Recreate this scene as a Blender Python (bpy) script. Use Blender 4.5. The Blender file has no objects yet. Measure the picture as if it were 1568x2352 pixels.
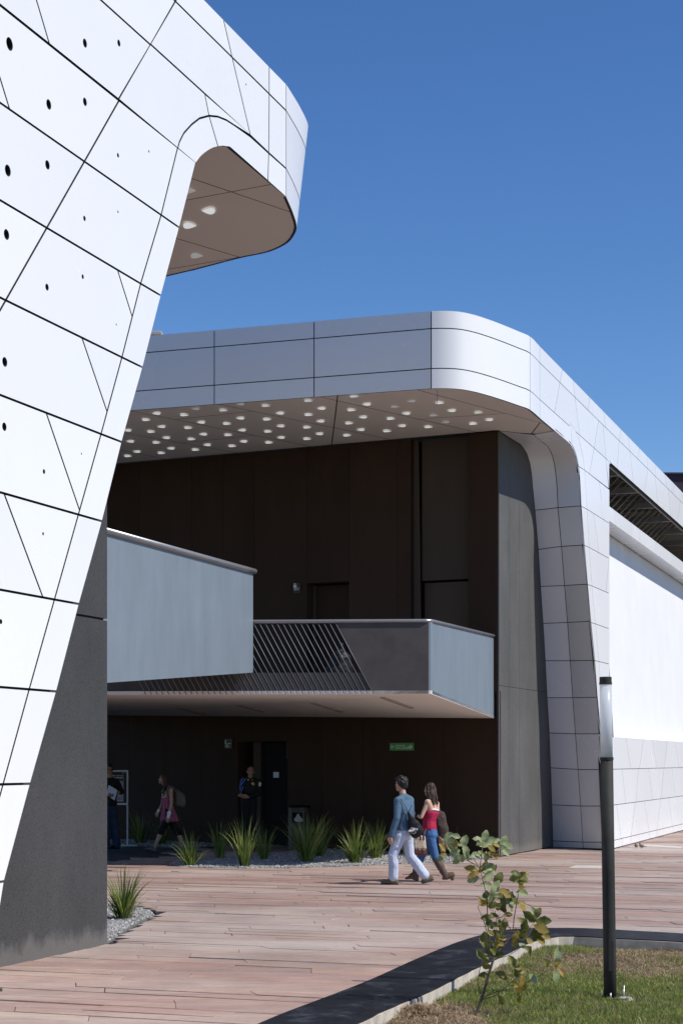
import bpy, bmesh, math, random
import numpy as np
from mathutils import Vector, Matrix, Euler, noise
from mathutils.geometry import tessellate_polygon
random.seed(7); rng = np.random.default_rng(7)
sc = bpy.context.scene
col = sc.collection

# ------------------------------------------------------------------ camera, sky, sun, exposure
F, CX, HY, CH = 4000.0, 784.0, 1749.0, 1.95      # focal length and principal point measured in 1568-px units
cam = bpy.data.objects.new('camera', bpy.data.cameras.new('camera'))
col.objects.link(cam); sc.camera = cam
cam.location = (0, 0, CH); cam.rotation_euler = (math.pi/2, 0, 0)
cam.data.sensor_fit = 'HORIZONTAL'; cam.data.sensor_width = 24.0
cam.data.lens = F/1568*24.0
cam.data.shift_y = (HY-1176)/1568
cam.data.clip_start = 0.1; cam.data.clip_end = 3000

SUN_EL = math.radians(50); SUN_H = Vector((0.9347, -0.3552)).normalized()
sundir = Vector((SUN_H.x*math.cos(SUN_EL), SUN_H.y*math.cos(SUN_EL), math.sin(SUN_EL)))
world = bpy.data.worlds.new('World'); sc.world = world; world.use_nodes = True
wn = world.node_tree.nodes; wl = world.node_tree.links
sky = wn.new('ShaderNodeTexSky'); sky.sky_type = 'NISHITA'; sky.sun_disc = False
sky.sun_elevation = SUN_EL; sky.sun_rotation = math.atan2(SUN_H.x, SUN_H.y)
sky.altitude = 2300; sky.air_density = 1.25; sky.dust_density = 0.35; sky.ozone_density = 4.5
hs = wn.new('ShaderNodeHueSaturation'); hs.inputs['Saturation'].default_value = 1.2; hs.inputs['Hue'].default_value = 0.508; hs.inputs['Value'].default_value = 1.0   # deep polarised blue
wl.new(sky.outputs[0], hs.inputs['Color']); wl.new(hs.outputs[0], wn['Background'].inputs[0]); wn['Background'].inputs[1].default_value = 0.127
sun = bpy.data.objects.new('sun', bpy.data.lights.new('sun', 'SUN')); col.objects.link(sun)
sun.data.energy = 4.9; sun.data.angle = math.radians(0.5); sun.data.color = (1.0, 0.95, 0.875)
sun.rotation_euler = sundir.to_track_quat('Z', 'Y').to_euler(); sun.location = (30, -10, 40)
sc.view_settings.view_transform = 'Standard'; sc.view_settings.look = 'None'
sc.view_settings.gamma = 1; sc.view_settings.exposure = 0.0; sc.view_settings.use_curve_mapping = False

# ------------------------------------------------------------------ helpers
def empty(name, loc=(0,0,0), label=None, cat=None, group=None, parent=None):
    o = bpy.data.objects.new(name, None); col.objects.link(o); o.location = loc
    o.empty_display_size = 0.2
    setparent(o, parent)
    return tag(o, label, cat, group)
def tag(o, label=None, cat=None, group=None, kind=None):
    if label: o['label'] = label
    if cat: o['category'] = cat
    if group: o['group'] = group
    if kind: o['kind'] = kind
    return o
def setparent(o, parent):
    if parent is not None:
        o.parent = parent
        o.matrix_parent_inverse = parent.matrix_basis.inverted() if parent.parent is None else Matrix.Identity(4)
def mesh(name, verts, faces, mat=None, parent=None, smooth=False, mats=None, fmat=None):
    me = bpy.data.meshes.new(name)
    me.from_pydata([tuple(v) for v in verts], [], [tuple(f) for f in faces])
    if mats:
        for m in mats: me.materials.append(m)
        if fmat is not None: me.polygons.foreach_set('material_index', fmat)
    elif mat: me.materials.append(mat)
    if smooth: me.polygons.foreach_set('use_smooth', [True]*len(me.polygons))
    me.update()
    o = bpy.data.objects.new(name, me); col.objects.link(o); setparent(o, parent)
    return o
def bm_obj(name, bm, mat=None, parent=None, smooth=False, mats=None):
    me = bpy.data.meshes.new(name); bm.to_mesh(me); bm.free()
    for m in (mats or ([mat] if mat else [])): me.materials.append(m)
    if smooth: me.polygons.foreach_set('use_smooth', [True]*len(me.polygons))
    o = bpy.data.objects.new(name, me); col.objects.link(o); setparent(o, parent)
    return o
def box8(c, ax, ay, az, hx, hy, hz):
    c, ax, ay, az = Vector(c), Vector(ax).normalized(), Vector(ay).normalized(), Vector(az).normalized()
    return [c+ax*hx*i+ay*hy*j+az*hz*k for k in (-1,1) for j in (-1,1) for i in (-1,1)]
BOXF = [(0,2,3,1),(4,5,7,6),(0,1,5,4),(2,6,7,3),(0,4,6,2),(1,3,7,5)]
def box(name, c, size, mat, parent=None, ax=(1,0,0), ay=(0,1,0), az=(0,0,1), bev=0):
    v = box8(c, ax, ay, az, size[0]/2, size[1]/2, size[2]/2)
    if bev:
        bm = bmesh.new(); vs = [bm.verts.new(p) for p in v]
        for f in BOXF: bm.faces.new([vs[i] for i in f])
        bmesh.ops.bevel(bm, geom=bm.edges[:], offset=bev, segments=2, affect='EDGES', profile=0.5)
        return bm_obj(name, bm, mat, parent)
    return mesh(name, v, BOXF, mat, parent)
def tube_geo(path, radii, seg=10, cap=True):
    path = [Vector(p) for p in path]; n = len(path)
    if not hasattr(radii, '__len__'): radii = [radii]*n
    V, Fc = [], []
    up = Vector((0,0,1)); prev = None
    for i, p in enumerate(path):
        t = (path[min(i+1,n-1)]-path[max(i-1,0)]).normalized()
        if prev is None:
            x = t.cross(up)
            if x.length < 1e-3: x = t.cross(Vector((1,0,0)))
        else: x = prev - t*prev.dot(t)
        x.normalize(); prev = x; y = t.cross(x)
        for k in range(seg):
            a = 2*math.pi*k/seg
            V.append(p+(x*math.cos(a)+y*math.sin(a))*radii[i])
    for i in range(n-1):
        for k in range(seg):
            Fc.append((i*seg+k, i*seg+(k+1)%seg, (i+1)*seg+(k+1)%seg, (i+1)*seg+k))
    if cap:
        Fc.append(tuple(range(seg))[::-1]); Fc.append(tuple((n-1)*seg+k for k in range(seg)))
    return V, Fc
def tube(name, path, radii, mat, parent=None, seg=10, smooth=True):
    V, Fc = tube_geo(path, radii, seg); return mesh(name, V, Fc, mat, parent, smooth)
class Geo:
    def __init__(s): s.V=[]; s.F=[]; s.M=[]
    def add(s, V, Fc, m=0):
        b=len(s.V); s.V+=list(V); s.F+=[tuple(i+b for i in f) for f in Fc]; s.M+=[m]*len(Fc)
    def build(s, name, mats, parent=None, smooth=False):
        return mesh(name, s.V, s.F, None, parent, smooth, mats if isinstance(mats, list) else [mats], s.M)

# pixel (1568 wide) -> world, for measuring the place from the photograph
def ray(px, py): return Vector(((px-CX)/F, 1.0, (HY-py)/F))
def at(px, py, Y):
    return Vector(((px-CX)/F*Y, Y, CH+(HY-py)/F*Y))
def on_z(px, py, z=0.0): return at(px, py, (z-CH)*F/(HY-py))
def on_plane(px, py, p0, n):
    r = ray(px, py); c = Vector((0,0,CH)); n = Vector(n)
    return c + r*((Vector(p0)-c).dot(n)/r.dot(n))

TH = math.atan(0.3465)
D = Vector((math.sin(TH), math.cos(TH), 0)); N = Vector((math.cos(TH), -math.sin(TH), 0)); E = -N; UP = Vector((0,0,1))

# ------------------------------------------------------------------ materials
def mat_new(name):
    m = bpy.data.materials.new(name); m.use_nodes = True
    nt = m.node_tree; b = nt.nodes['Principled BSDF']
    return m, nt, b
def ramp(nt, stops, interp='LINEAR'):
    r = nt.nodes.new('ShaderNodeValToRGB'); cr = r.color_ramp; cr.interpolation = interp
    while len(cr.elements) < len(stops): cr.elements.new(0.5)
    for e, (p, c) in zip(cr.elements, stops): e.position = p; e.color = (*c, 1)
    return r
def noise_node(nt, scale, detail=4, rough=0.55, vec=None, dist=0.0):
    n = nt.nodes.new('ShaderNodeTexNoise'); n.inputs['Scale'].default_value = scale
    n.inputs['Detail'].default_value = detail; n.inputs['Roughness'].default_value = rough
    n.inputs['Distortion'].default_value = dist
    if vec is not None: nt.links.new(vec, n.inputs['Vector'])
    return n
def wpos(nt, scale=(1,1,1), rotz=0.0, obj=False):
    if obj:
        t = nt.nodes.new('ShaderNodeTexCoord'); src = t.outputs['Object']
    else:
        g = nt.nodes.new('ShaderNodeNewGeometry'); src = g.outputs['Position']
    mp = nt.nodes.new('ShaderNodeMapping'); mp.vector_type = 'TEXTURE' if False else 'POINT'
    mp.inputs['Rotation'].default_value = (0,0,rotz); mp.inputs['Scale'].default_value = scale
    nt.links.new(src, mp.inputs['Vector']); return mp.outputs[0]
def mixc(nt, fac, a, b, mode='MIX'):
    m = nt.nodes.new('ShaderNodeMix'); m.data_type = 'RGBA'; m.blend_type = mode
    for sock, v in ((m.inputs[0], fac), (m.inputs[6], a), (m.inputs[7], b)):
        if hasattr(v, 'is_linked') or hasattr(v, 'links'): nt.links.new(v, sock)
        elif isinstance(v, (int, float)): sock.default_value = v
        else: sock.default_value = (*v, 1)
    return m.outputs[2]
def bump(nt, b, h, strength=0.3, dist=0.01):
    n = nt.nodes.new('ShaderNodeBump'); n.inputs['Strength'].default_value = strength; n.inputs['Distance'].default_value = dist
    nt.links.new(h, n.inputs['Height']); nt.links.new(n.outputs[0], b.inputs['Normal'])
def plain(name, c, rough=0.6, var=0.12, scale=8.0, metal=0.0, spec=0.5, bumpd=0.0, obj=False):
    m, nt, b = mat_new(name)
    n = noise_node(nt, scale, 5, 0.6, wpos(nt, obj=obj))
    r = ramp(nt, [(0.3, [max(0, x*(1-var)) for x in c]), (0.7, [min(1, x*(1+var)) for x in c])])
    nt.links.new(n.outputs[0], r.inputs[0]); nt.links.new(r.outputs[0], b.inputs['Base Color'])
    b.inputs['Roughness'].default_value = rough; b.inputs['Metallic'].default_value = metal
    b.inputs['Specular IOR Level'].default_value = spec
    if bumpd: bump(nt, b, n.outputs[0], 0.5, bumpd)
    return m
def objrand(nt):
    return nt.nodes.new('ShaderNodeObjectInfo').outputs['Random']

M = {}
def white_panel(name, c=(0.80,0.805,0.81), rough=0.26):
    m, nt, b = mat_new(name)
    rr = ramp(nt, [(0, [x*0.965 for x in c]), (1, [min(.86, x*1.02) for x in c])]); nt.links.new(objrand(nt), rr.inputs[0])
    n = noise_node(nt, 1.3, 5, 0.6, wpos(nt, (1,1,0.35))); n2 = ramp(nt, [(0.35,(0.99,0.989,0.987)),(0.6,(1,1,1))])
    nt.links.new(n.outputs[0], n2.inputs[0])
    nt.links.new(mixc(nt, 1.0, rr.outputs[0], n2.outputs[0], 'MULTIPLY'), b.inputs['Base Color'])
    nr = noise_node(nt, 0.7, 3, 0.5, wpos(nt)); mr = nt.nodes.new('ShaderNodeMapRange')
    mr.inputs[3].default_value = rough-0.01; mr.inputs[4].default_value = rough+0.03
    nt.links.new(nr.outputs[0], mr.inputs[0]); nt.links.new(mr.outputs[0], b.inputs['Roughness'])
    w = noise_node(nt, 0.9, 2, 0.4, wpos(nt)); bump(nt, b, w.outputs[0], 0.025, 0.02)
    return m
M['white'] = white_panel('white_composite_panel')
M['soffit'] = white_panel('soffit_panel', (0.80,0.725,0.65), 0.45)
M['white_wall'] = plain('white_render', (0.73,0.735,0.74), 0.75, 0.035, 0.8)
M['backing'] = plain('dark_joint', (0.018,0.018,0.02), 0.8)
def dark_concrete(name, c, speck=0.5):
    m, nt, b = mat_new(name)
    p = wpos(nt)
    n1 = noise_node(nt, 1.1, 6, 0.65, wpos(nt, (1,1,0.45))); r1 = ramp(nt, [(0.3,[x*0.78 for x in c]),(0.7,[x*1.22 for x in c])])
    nt.links.new(n1.outputs[0], r1.inputs[0])
    n2 = noise_node(nt, 55, 3, 0.7, p); r2 = ramp(nt, [(0.36,(0.45,0.45,0.45)),(0.47,(1,1,1)),(0.6,(1,1,1)),(0.70,(1.0+speck,1.0+speck,1.0+speck))])
    nt.links.new(n2.outputs[0], r2.inputs[0])
    v = nt.nodes.new('ShaderNodeTexVoronoi'); v.inputs['Scale'].default_value = 16; nt.links.new(p, v.inputs['Vector'])
    rv = ramp(nt, [(0.0,(2.6,2.5,2.4)),(0.045,(1,1,1))]); nt.links.new(v.outputs['Distance'], rv.inputs[0])
    a = mixc(nt, 1.0, r1.outputs[0], r2.outputs[0], 'MULTIPLY'); a = mixc(nt, 0.55, a, mixc(nt, 1.0, a, rv.outputs[0], 'MULTIPLY'))
    g = nt.nodes.new('ShaderNodeNewGeometry'); sp = nt.nodes.new('ShaderNodeSeparateXYZ'); nt.links.new(g.outputs['Position'], sp.inputs[0])
    nd = noise_node(nt, 5, 5, 0.65, wpos(nt, (1, 1, 0.5))); ma = nt.nodes.new('ShaderNodeMath'); ma.operation = 'MULTIPLY_ADD'; ma.inputs[1].default_value = -0.45
    nt.links.new(nd.outputs[0], ma.inputs[0]); nt.links.new(sp.outputs[2], ma.inputs[2])
    rd = ramp(nt, [(0.0, (0.55, 0.55, 0.55)), (0.14, (0, 0, 0))]); ad_ = nt.nodes.new('ShaderNodeMath'); ad_.operation = 'ADD'; ad_.inputs[1].default_value = 0.12
    nt.links.new(ma.outputs[0], ad_.inputs[0]); nt.links.new(ad_.outputs[0], rd.inputs[0])
    a = mixc(nt, rd.outputs[0], a, (0.17, 0.155, 0.14))
    nt.links.new(a, b.inputs['Base Color']); b.inputs['Roughness'].default_value = 0.72
    bump(nt, b, n2.outputs[0], 0.45, 0.006)
    return m
M['conc'] = dark_concrete('charcoal_concrete', (0.047,0.0465,0.046))
def dark_panel(name, c):
    m, nt, b = mat_new(name)
    n1 = noise_node(nt, 0.9, 6, 0.65, wpos(nt, (1.3,1.3,0.25))); r1 = ramp(nt, [(0.3,[x*0.85 for x in c]),(0.72,[x*1.15 for x in c])])
    nt.links.new(n1.outputs[0], r1.inputs[0])
    rr = ramp(nt, [(0,(0.94,0.94,0.94)),(1,(1.06,1.06,1.06))]); nt.links.new(objrand(nt), rr.inputs[0])
    nt.links.new(mixc(nt, 1.0, r1.outputs[0], rr.outputs[0], 'MULTIPLY'), b.inputs['Base Color'])
    b.inputs['Roughness'].default_value = 0.75; b.inputs['Specular IOR Level'].default_value = 0.12
    n2 = noise_node(nt, 60, 3, 0.6, wpos(nt)); bump(nt, b, n2.outputs[0], 0.2, 0.004)
    return m
M['brown'] = dark_panel('dark_brown_fibre_board', (0.047,0.0275,0.0185))
M['alcove'] = dark_panel('dark_grey_board', (0.072,0.054,0.042))
M['dark_side'] = dark_concrete('charcoal_cast_panel', (0.092,0.090,0.086), 0.35)
def steel_paint():
    m, nt, b = mat_new('blue_grey_painted_steel'); c = (0.178,0.218,0.258)
    n1 = noise_node(nt, 1.7, 6, 0.7, wpos(nt, (1.6,1.6,0.4))); r1 = ramp(nt, [(0.3,[x*0.9 for x in c]),(0.72,[x*1.1 for x in c])])
    nt.links.new(n1.outputs[0], r1.inputs[0])
    n2 = noise_node(nt, 7, 6, 0.75, wpos(nt, (2.2,2.2,0.12))); r2 = ramp(nt, [(0.28,(0.62,0.62,0.62)),(0.36,(1,1,1)),(0.70,(1,1,1)),(0.80,(1.35,1.33,1.3))])
    nt.links.new(n2.outputs[0], r2.inputs[0])
    nt.links.new(mixc(nt, 0.5, r1.outputs[0], r2.outputs[0], 'MULTIPLY'), b.inputs['Base Color'])
    b.inputs['Roughness'].default_value = 0.42; b.inputs['Metallic'].default_value = 0.0
    return m
M['steel'] = steel_paint()
M['steel_dark'] = plain('charcoal_painted_steel', (0.085,0.078,0.077), 0.65, 0.15, 3, 0.0, 0.2)
M['rail'] = plain('satin_handrail_steel', (0.30,0.30,0.31), 0.32, 0.08, 3, 0.6)
M['bar'] = plain('bright_steel_rod', (0.15,0.17,0.20), 0.5, 0.05, 3, 0.0)
M['plaster'] = plain('white_ceiling_plaster', (0.87,0.81,0.75), 0.8, 0.03, 1.5)
M['black_slot'] = plain('dark_slot', (0.03,0.026,0.022), 0.8, 0.1, 8, 0.0, 0.15)
M['truss'] = plain('dull_structural_steel', (0.16,0.145,0.13), 0.6, 0.2, 4)
M['beam'] = plain('grey_steel_beam', (0.22,0.22,0.225), 0.45, 0.15, 4, 0.2)
M['cavity'] = plain('bare_board', (0.20,0.175,0.145), 0.85, 0.25, 1.5)
M['purple'] = plain('dark_purple_render', (0.040,0.024,0.045), 0.85, 0.1, 1)
M['rawconc'] = plain('raw_concrete', (0.34,0.32,0.30), 0.85, 0.15, 5, bumpd=0.004)
M['concrete_edge'] = plain('pale_concrete', (0.47,0.42,0.35), 0.85, 0.25, 9, bumpd=0.006)
M['black'] = plain('matt_black', (0.010,0.0095,0.009), 0.75, 0.12, 8, 0.0, 0.12)
M['pole'] = plain('olive_black_paint', (0.030,0.030,0.027), 0.7, 0.2, 9, 0.0, 0.25)
M['metal'] = plain('galvanised_steel', (0.42,0.42,0.42), 0.4, 0.15, 20, 0.8)
def lens(name, s):
    m, nt, b = mat_new(name); b.inputs['Base Color'].default_value = (0.85,0.86,0.85,1); b.inputs['Roughness'].default_value = 0.3
    b.inputs['Emission Color'].default_value = (0.92,0.97,1.0,1); b.inputs['Emission Strength'].default_value = s
    n = noise_node(nt, 6, 2, 0.5, wpos(nt)); r = ramp(nt, [(0.3,(0.8,0.81,0.8)),(0.7,(0.88,0.89,0.88))]); nt.links.new(n.outputs[0], r.inputs[0])
    nt.links.new(r.outputs[0], b.inputs['Base Color'])
    return m
M['lens'] = [lens('emissive_lens_bright', 0.5), lens('emissive_lens_medium', 0.36), lens('emissive_lens_dim', 0.14)]  # emission gives the teardrop soffit openings their brightness, in three levels
def opal():
    m, nt, b = mat_new('opal_acrylic'); b.inputs['Base Color'].default_value = (0.80,0.82,0.84,1); b.inputs['Roughness'].default_value = 0.25
    n = noise_node(nt, 5, 3, 0.5, wpos(nt, (1,1,0.2))); r = ramp(nt, [(0.3,(0.80,0.82,0.84)),(0.7,(0.86,0.88,0.89))]); nt.links.new(n.outputs[0], r.inputs[0])
    nt.links.new(r.outputs[0], b.inputs['Base Color'])
    t = nt.nodes.new('ShaderNodeBsdfTranslucent'); nt.links.new(r.outputs[0], t.inputs[0]); mx = nt.nodes.new('ShaderNodeMixShader'); mx.inputs[0].default_value = 0.6
    nt.links.new(b.outputs[0], mx.inputs[1]); nt.links.new(t.outputs[0], mx.inputs[2]); nt.links.new(mx.outputs[0], nt.nodes['Material Output'].inputs[0])
    return m
M['opal'] = opal()
ANG = TH
def paver_mat():
    m, nt, b = mat_new('red_grey_sandstone')
    g = nt.nodes.new('ShaderNodeNewGeometry')
    add = nt.nodes.new('ShaderNodeMath'); add.operation = 'ADD'
    nt.links.new(g.outputs['Random Per Island'], add.inputs[0]); nt.links.new(objrand(nt), add.inputs[1])
    fr = nt.nodes.new('ShaderNodeMath'); fr.operation = 'FRACT'; nt.links.new(add.outputs[0], fr.inputs[0])
    pal = ramp(nt, [(0.0,(0.315,0.210,0.172)),(0.14,(0.290,0.205,0.176)),(0.28,(0.335,0.232,0.190)),(0.42,(0.278,0.200,0.176)),
                    (0.56,(0.345,0.254,0.202)),(0.70,(0.312,0.198,0.160)),(0.84,(0.325,0.243,0.205)),(1.0,(0.370,0.280,0.216))])
    nt.links.new(fr.outputs[0], pal.inputs[0])
    st = wpos(nt, (0.55, 3.6, 1.0), ANG)
    # offset the grain from stone to stone
    vadd = nt.nodes.new('ShaderNodeVectorMath'); vadd.operation = 'ADD'
    cmb = nt.nodes.new('ShaderNodeCombineXYZ'); mul = nt.nodes.new('ShaderNodeMath'); mul.operation = 'MULTIPLY'; mul.inputs[1].default_value = 37
    nt.links.new(fr.outputs[0], mul.inputs[0]); nt.links.new(mul.outputs[0], cmb.inputs[2])
    nt.links.new(st, vadd.inputs[0]); nt.links.new(cmb.outputs[0], vadd.inputs[1])
    n1 = noise_node(nt, 1.6, 8, 0.68, vadd.outputs[0], 0.6)
    r1 = ramp(nt, [(0.28,(0.66,0.63,0.63)),(0.42,(0.93,0.90,0.90)),(0.56,(1.06,1.03,1.0)),(0.72,(1.36,1.38,1.38))])
    nt.links.new(n1.outputs[0], r1.inputs[0])
    c = mixc(nt, 0.9, pal.outputs[0], r1.outputs[0], 'MULTIPLY')
    # pale worn / dusty patches along the trafficked parts of the floor
    n3 = noise_node(nt, 0.22, 4, 0.6, wpos(nt, (0.5,1.6,1), ANG)); r3 = ramp(nt, [(0.45,(0,0,0)),(0.60,(1,1,1))]); nt.links.new(n3.outputs[0], r3.inputs[0])
    mm = nt.nodes.new('ShaderNodeMath'); mm.operation = 'MULTIPLY'; mm.inputs[1].default_value = 0.7; nt.links.new(r3.outputs[0], mm.inputs[0])
    c = mixc(nt, mm.outputs[0], c, (0.43,0.375,0.33))
    n4 = noise_node(nt, 5, 6, 0.7, st); r4 = ramp(nt, [(0.66,(0,0,0)),(0.74,(1,1,1))]); nt.links.new(n4.outputs[0], r4.inputs[0])
    m4 = nt.nodes.new('ShaderNodeMath'); m4.operation = 'MULTIPLY'; m4.inputs[1].default_value = 0.4; nt.links.new(r4.outputs[0], m4.inputs[0])
    c = mixc(nt, m4.outputs[0], c, (0.48,0.43,0.39))
    n5 = noise_node(nt, 7, 8, 0.78, wpos(nt, (1.0, 3.4, 1), ANG)); r5 = ramp(nt, [(0.30,(0.58,0.55,0.55)),(0.47,(0.97,0.96,0.96)),(0.62,(1.05,1.05,1.05)),(0.75,(1.3,1.3,1.3))]); nt.links.new(n5.outputs[0], r5.inputs[0])
    c = mixc(nt, 0.8, c, r5.outputs[0], 'MULTIPLY')
    n6 = noise_node(nt, 0.5, 6, 0.65, wpos(nt)); r6 = ramp(nt, [(0.34,(0.86,0.845,0.84)),(0.54,(1.10,1.09,1.08))]); nt.links.new(n6.outputs[0], r6.inputs[0])
    c = mixc(nt, 0.9, c, r6.outputs[0], 'MULTIPLY')
    nt.links.new(c, b.inputs['Base Color']); b.inputs['Roughness'].default_value = 0.66
    nb = noise_node(nt, 9, 7, 0.7, wpos(nt, (1,2.5,1), ANG)); bump(nt, b, nb.outputs[0], 0.5, 0.012)
    return m
M['paver'] = paver_mat()
M['mortar'] = plain('dark_bedding_mortar', (0.040,0.033,0.030), 0.9, 0.2, 6)
M['pale_stone'] = plain('pale_stone', (0.50,0.47,0.42), 0.7, 0.12, 4)
def coping():
    m, nt, b = mat_new('polished_black_cement')
    n = noise_node(nt, 2.2, 8, 0.7, wpos(nt, (1,1,1)), 0.5); r = ramp(nt, [(0.38,(0.006,0.0065,0.008)),(0.54,(0.013,0.014,0.017)),(0.70,(0.060,0.068,0.080))])
    nt.links.new(n.outputs[0], r.inputs[0])
    n2 = noise_node(nt, 45, 3, 0.7, wpos(nt)); r2 = ramp(nt, [(0.70,(0,0,0)),(0.76,(1,1,1))]); nt.links.new(n2.outputs[0], r2.inputs[0])
    m4 = nt.nodes.new('ShaderNodeMath'); m4.operation = 'MULTIPLY'; m4.inputs[1].default_value = 0.4; nt.links.new(r2.outputs[0], m4.inputs[0])
    nt.links.new(mixc(nt, m4.outputs[0], r.outputs[0], (0.25,0.25,0.25)), b.inputs['Base Color'])
    b.inputs['Roughness'].default_value = 0.5; b.inputs['Specular IOR Level'].default_value = 0.12; bump(nt, b, n.outputs[0], 0.25, 0.01)
    return m
M['coping'] = coping()
def gravel_mat():
    m, nt, b = mat_new('grey_gravel'); g = nt.nodes.new('ShaderNodeNewGeometry')
    r = ramp(nt, [(0,(0.14,0.135,0.13)),(0.4,(0.27,0.26,0.25)),(0.75,(0.38,0.37,0.35)),(1,(0.55,0.54,0.52))])
    nt.links.new(g.outputs['Random Per Island'], r.inputs[0]); nt.links.new(r.outputs[0], b.inputs['Base Color']); b.inputs['Roughness'].default_value = 0.85
    return m
M['gravel'] = gravel_mat()
M['gravel_bed'] = plain('gravel_bedding', (0.15,0.145,0.14), 0.9, 0.35, 40, bumpd=0.01)
def blade_mat(name, stops, rough=0.5, trans=0.35):
    m, nt, b = mat_new(name); g = nt.nodes.new('ShaderNodeNewGeometry')
    r = ramp(nt, stops); nt.links.new(g.outputs['Random Per Island'], r.inputs[0])
    n = noise_node(nt, 3.0, 3, 0.5, wpos(nt)); rn = ramp(nt, [(0.3,(0.75,0.75,0.75)),(0.7,(1.2,1.2,1.2))]); nt.links.new(n.outputs[0], rn.inputs[0])
    c = mixc(nt, 1.0, r.outputs[0], rn.outputs[0], 'MULTIPLY')
    nt.links.new(c, b.inputs['Base Color']); b.inputs['Roughness'].default_value = rough
    t = nt.nodes.new('ShaderNodeBsdfTranslucent'); nt.links.new(c, t.inputs[0])
    mx = nt.nodes.new('ShaderNodeMixShader'); mx.inputs[0].default_value = trans
    out = nt.nodes['Material Output']; nt.links.new(b.outputs[0], mx.inputs[1]); nt.links.new(t.outputs[0], mx.inputs[2]); nt.links.new(mx.outputs[0], out.inputs[0])
    return m
M['clump'] = blade_mat('strap_leaf_grass', [(0,(0.075,0.12,0.02)),(0.5,(0.19,0.26,0.05)),(0.85,(0.33,0.38,0.10)),(0.95,(0.30,0.27,0.11)),(1,(0.33,0.24,0.12))])
M['lawn_green'] = blade_mat('lawn_grass', [(0,(0.09,0.15,0.02)),(0.5,(0.17,0.245,0.038)),(0.8,(0.28,0.31,0.065)),(1,(0.42,0.35,0.14))])
M['lawn_dry'] = blade_mat('dry_lawn_thatch', [(0,(0.16,0.10,0.055)),(0.5,(0.34,0.23,0.135)),(1,(0.55,0.42,0.26))], 0.7, 0.15)
M['soil'] = plain('lawn_soil', (0.10,0.078,0.042), 0.95, 0.4, 6, bumpd=0.02)

# ------------------------------------------------------------------ flat panel builder
def ccw(p):
    return p if sum(a[0]*b[1]-b[0]*a[1] for a, b in zip(p, p[1:]+p[:1])) > 0 else p[::-1]
def inset(poly, d):
    p = ccw([Vector((x, y)) for x, y in poly]); q = []
    p = [v for i, v in enumerate(p) if (v-p[i-1]).length > 1e-4]
    n = len(p)
    for i in range(n):
        a, b, c = p[i-1], p[i], p[(i+1) % n]
        e1 = (b-a).normalized(); e2 = (c-b).normalized()
        n1 = Vector((-e1.y, e1.x)); n2 = Vector((-e2.y, e2.x)); m = n1+n2
        if m.length < 0.35: m = n1*1.0; k = 1
        else: k = min(2/m.length**2, 4.0)
        q.append(b+m*d*k)
    return [(v.x, v.y) for v in q]
def prism(name, poly, f, thick, mat, parent, gap=0.012, holes=()):
    """polygon in surface coordinates, lifted to the surface f(u,v,offset): front at offset 0, back at -thick"""
    q = inset(poly, gap/2) if gap else ccw(list(poly))
    loops = [q]+[list(h) for h in holes]
    flat = [p for l in loops for p in l]
    tris = tessellate_polygon([[Vector((x, y, 0)) for x, y in l] for l in loops])
    n = len(flat); V = [f(x, y, 0) for x, y in flat]+[f(x, y, -thick) for x, y in flat]
    Fc = [tuple(t) for t in tris]; b = 0
    for l in loops:
        m = len(l)
        for i in range(m): j = (i+1) % m; Fc.append((b+i, b+j, n+b+j, n+b+i))
        b += m
    bm = bmesh.new(); vs = [bm.verts.new(v) for v in V]
    for t in Fc:
        try: bm.faces.new([vs[i] for i in t])
        except ValueError: pass
    bmesh.ops.recalc_face_normals(bm, faces=bm.faces[:])
    nf = len(tris)
    if name == 'panel':
        bm.faces.ensure_lookup_table()
        for i, fc in enumerate(bm.faces): fc.material_index = 0 if i < nf else 1
        return bm_obj(name, bm, None, parent, mats=[mat, M['backing']])
    return bm_obj(name, bm, mat, parent)
def cut(poly, a, b):
    """split a polygon by the line through a, b"""
    a = Vector(a); d = Vector(b)-a; L, R = [], []
    def side(p): return d.x*(p[1]-a.y)-d.y*(p[0]-a.x)
    n = len(poly)
    for i in range(n):
        p, q = poly[i], poly[(i+1) % n]; sp, sq = side(p), side(q)
        if sp >= 0: L.append(p)
        if sp <= 0: R.append(p)
        if sp*sq < 0:
            t = sp/(sp-sq); x = (p[0]+(q[0]-p[0])*t, p[1]+(q[1]-p[1])*t); L.append(x); R.append(x)
    return [x for x in (L, R) if len(x) > 2]
def area(p): return abs(sum(a[0]*b[1]-b[0]*a[1] for a, b in zip(p, p[1:]+p[:1])))/2
def inside(pt, poly):
    x, y = pt; c = False; n = len(poly)
    for i in range(n):
        x1, y1 = poly[i]; x2, y2 = poly[i-1]
        if (y1 > y) != (y2 > y) and x < (x2-x1)*(y-y1)/(y2-y1)+x1: c = not c
    return c
def cut_all(polys, a, b, where=None):
    out = []
    for p in polys:
        if where is not None and not inside(where, p): out.append(p); continue
        out += [x for x in cut(p, a, b) if area(x) > 2e-3]
    return out
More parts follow.
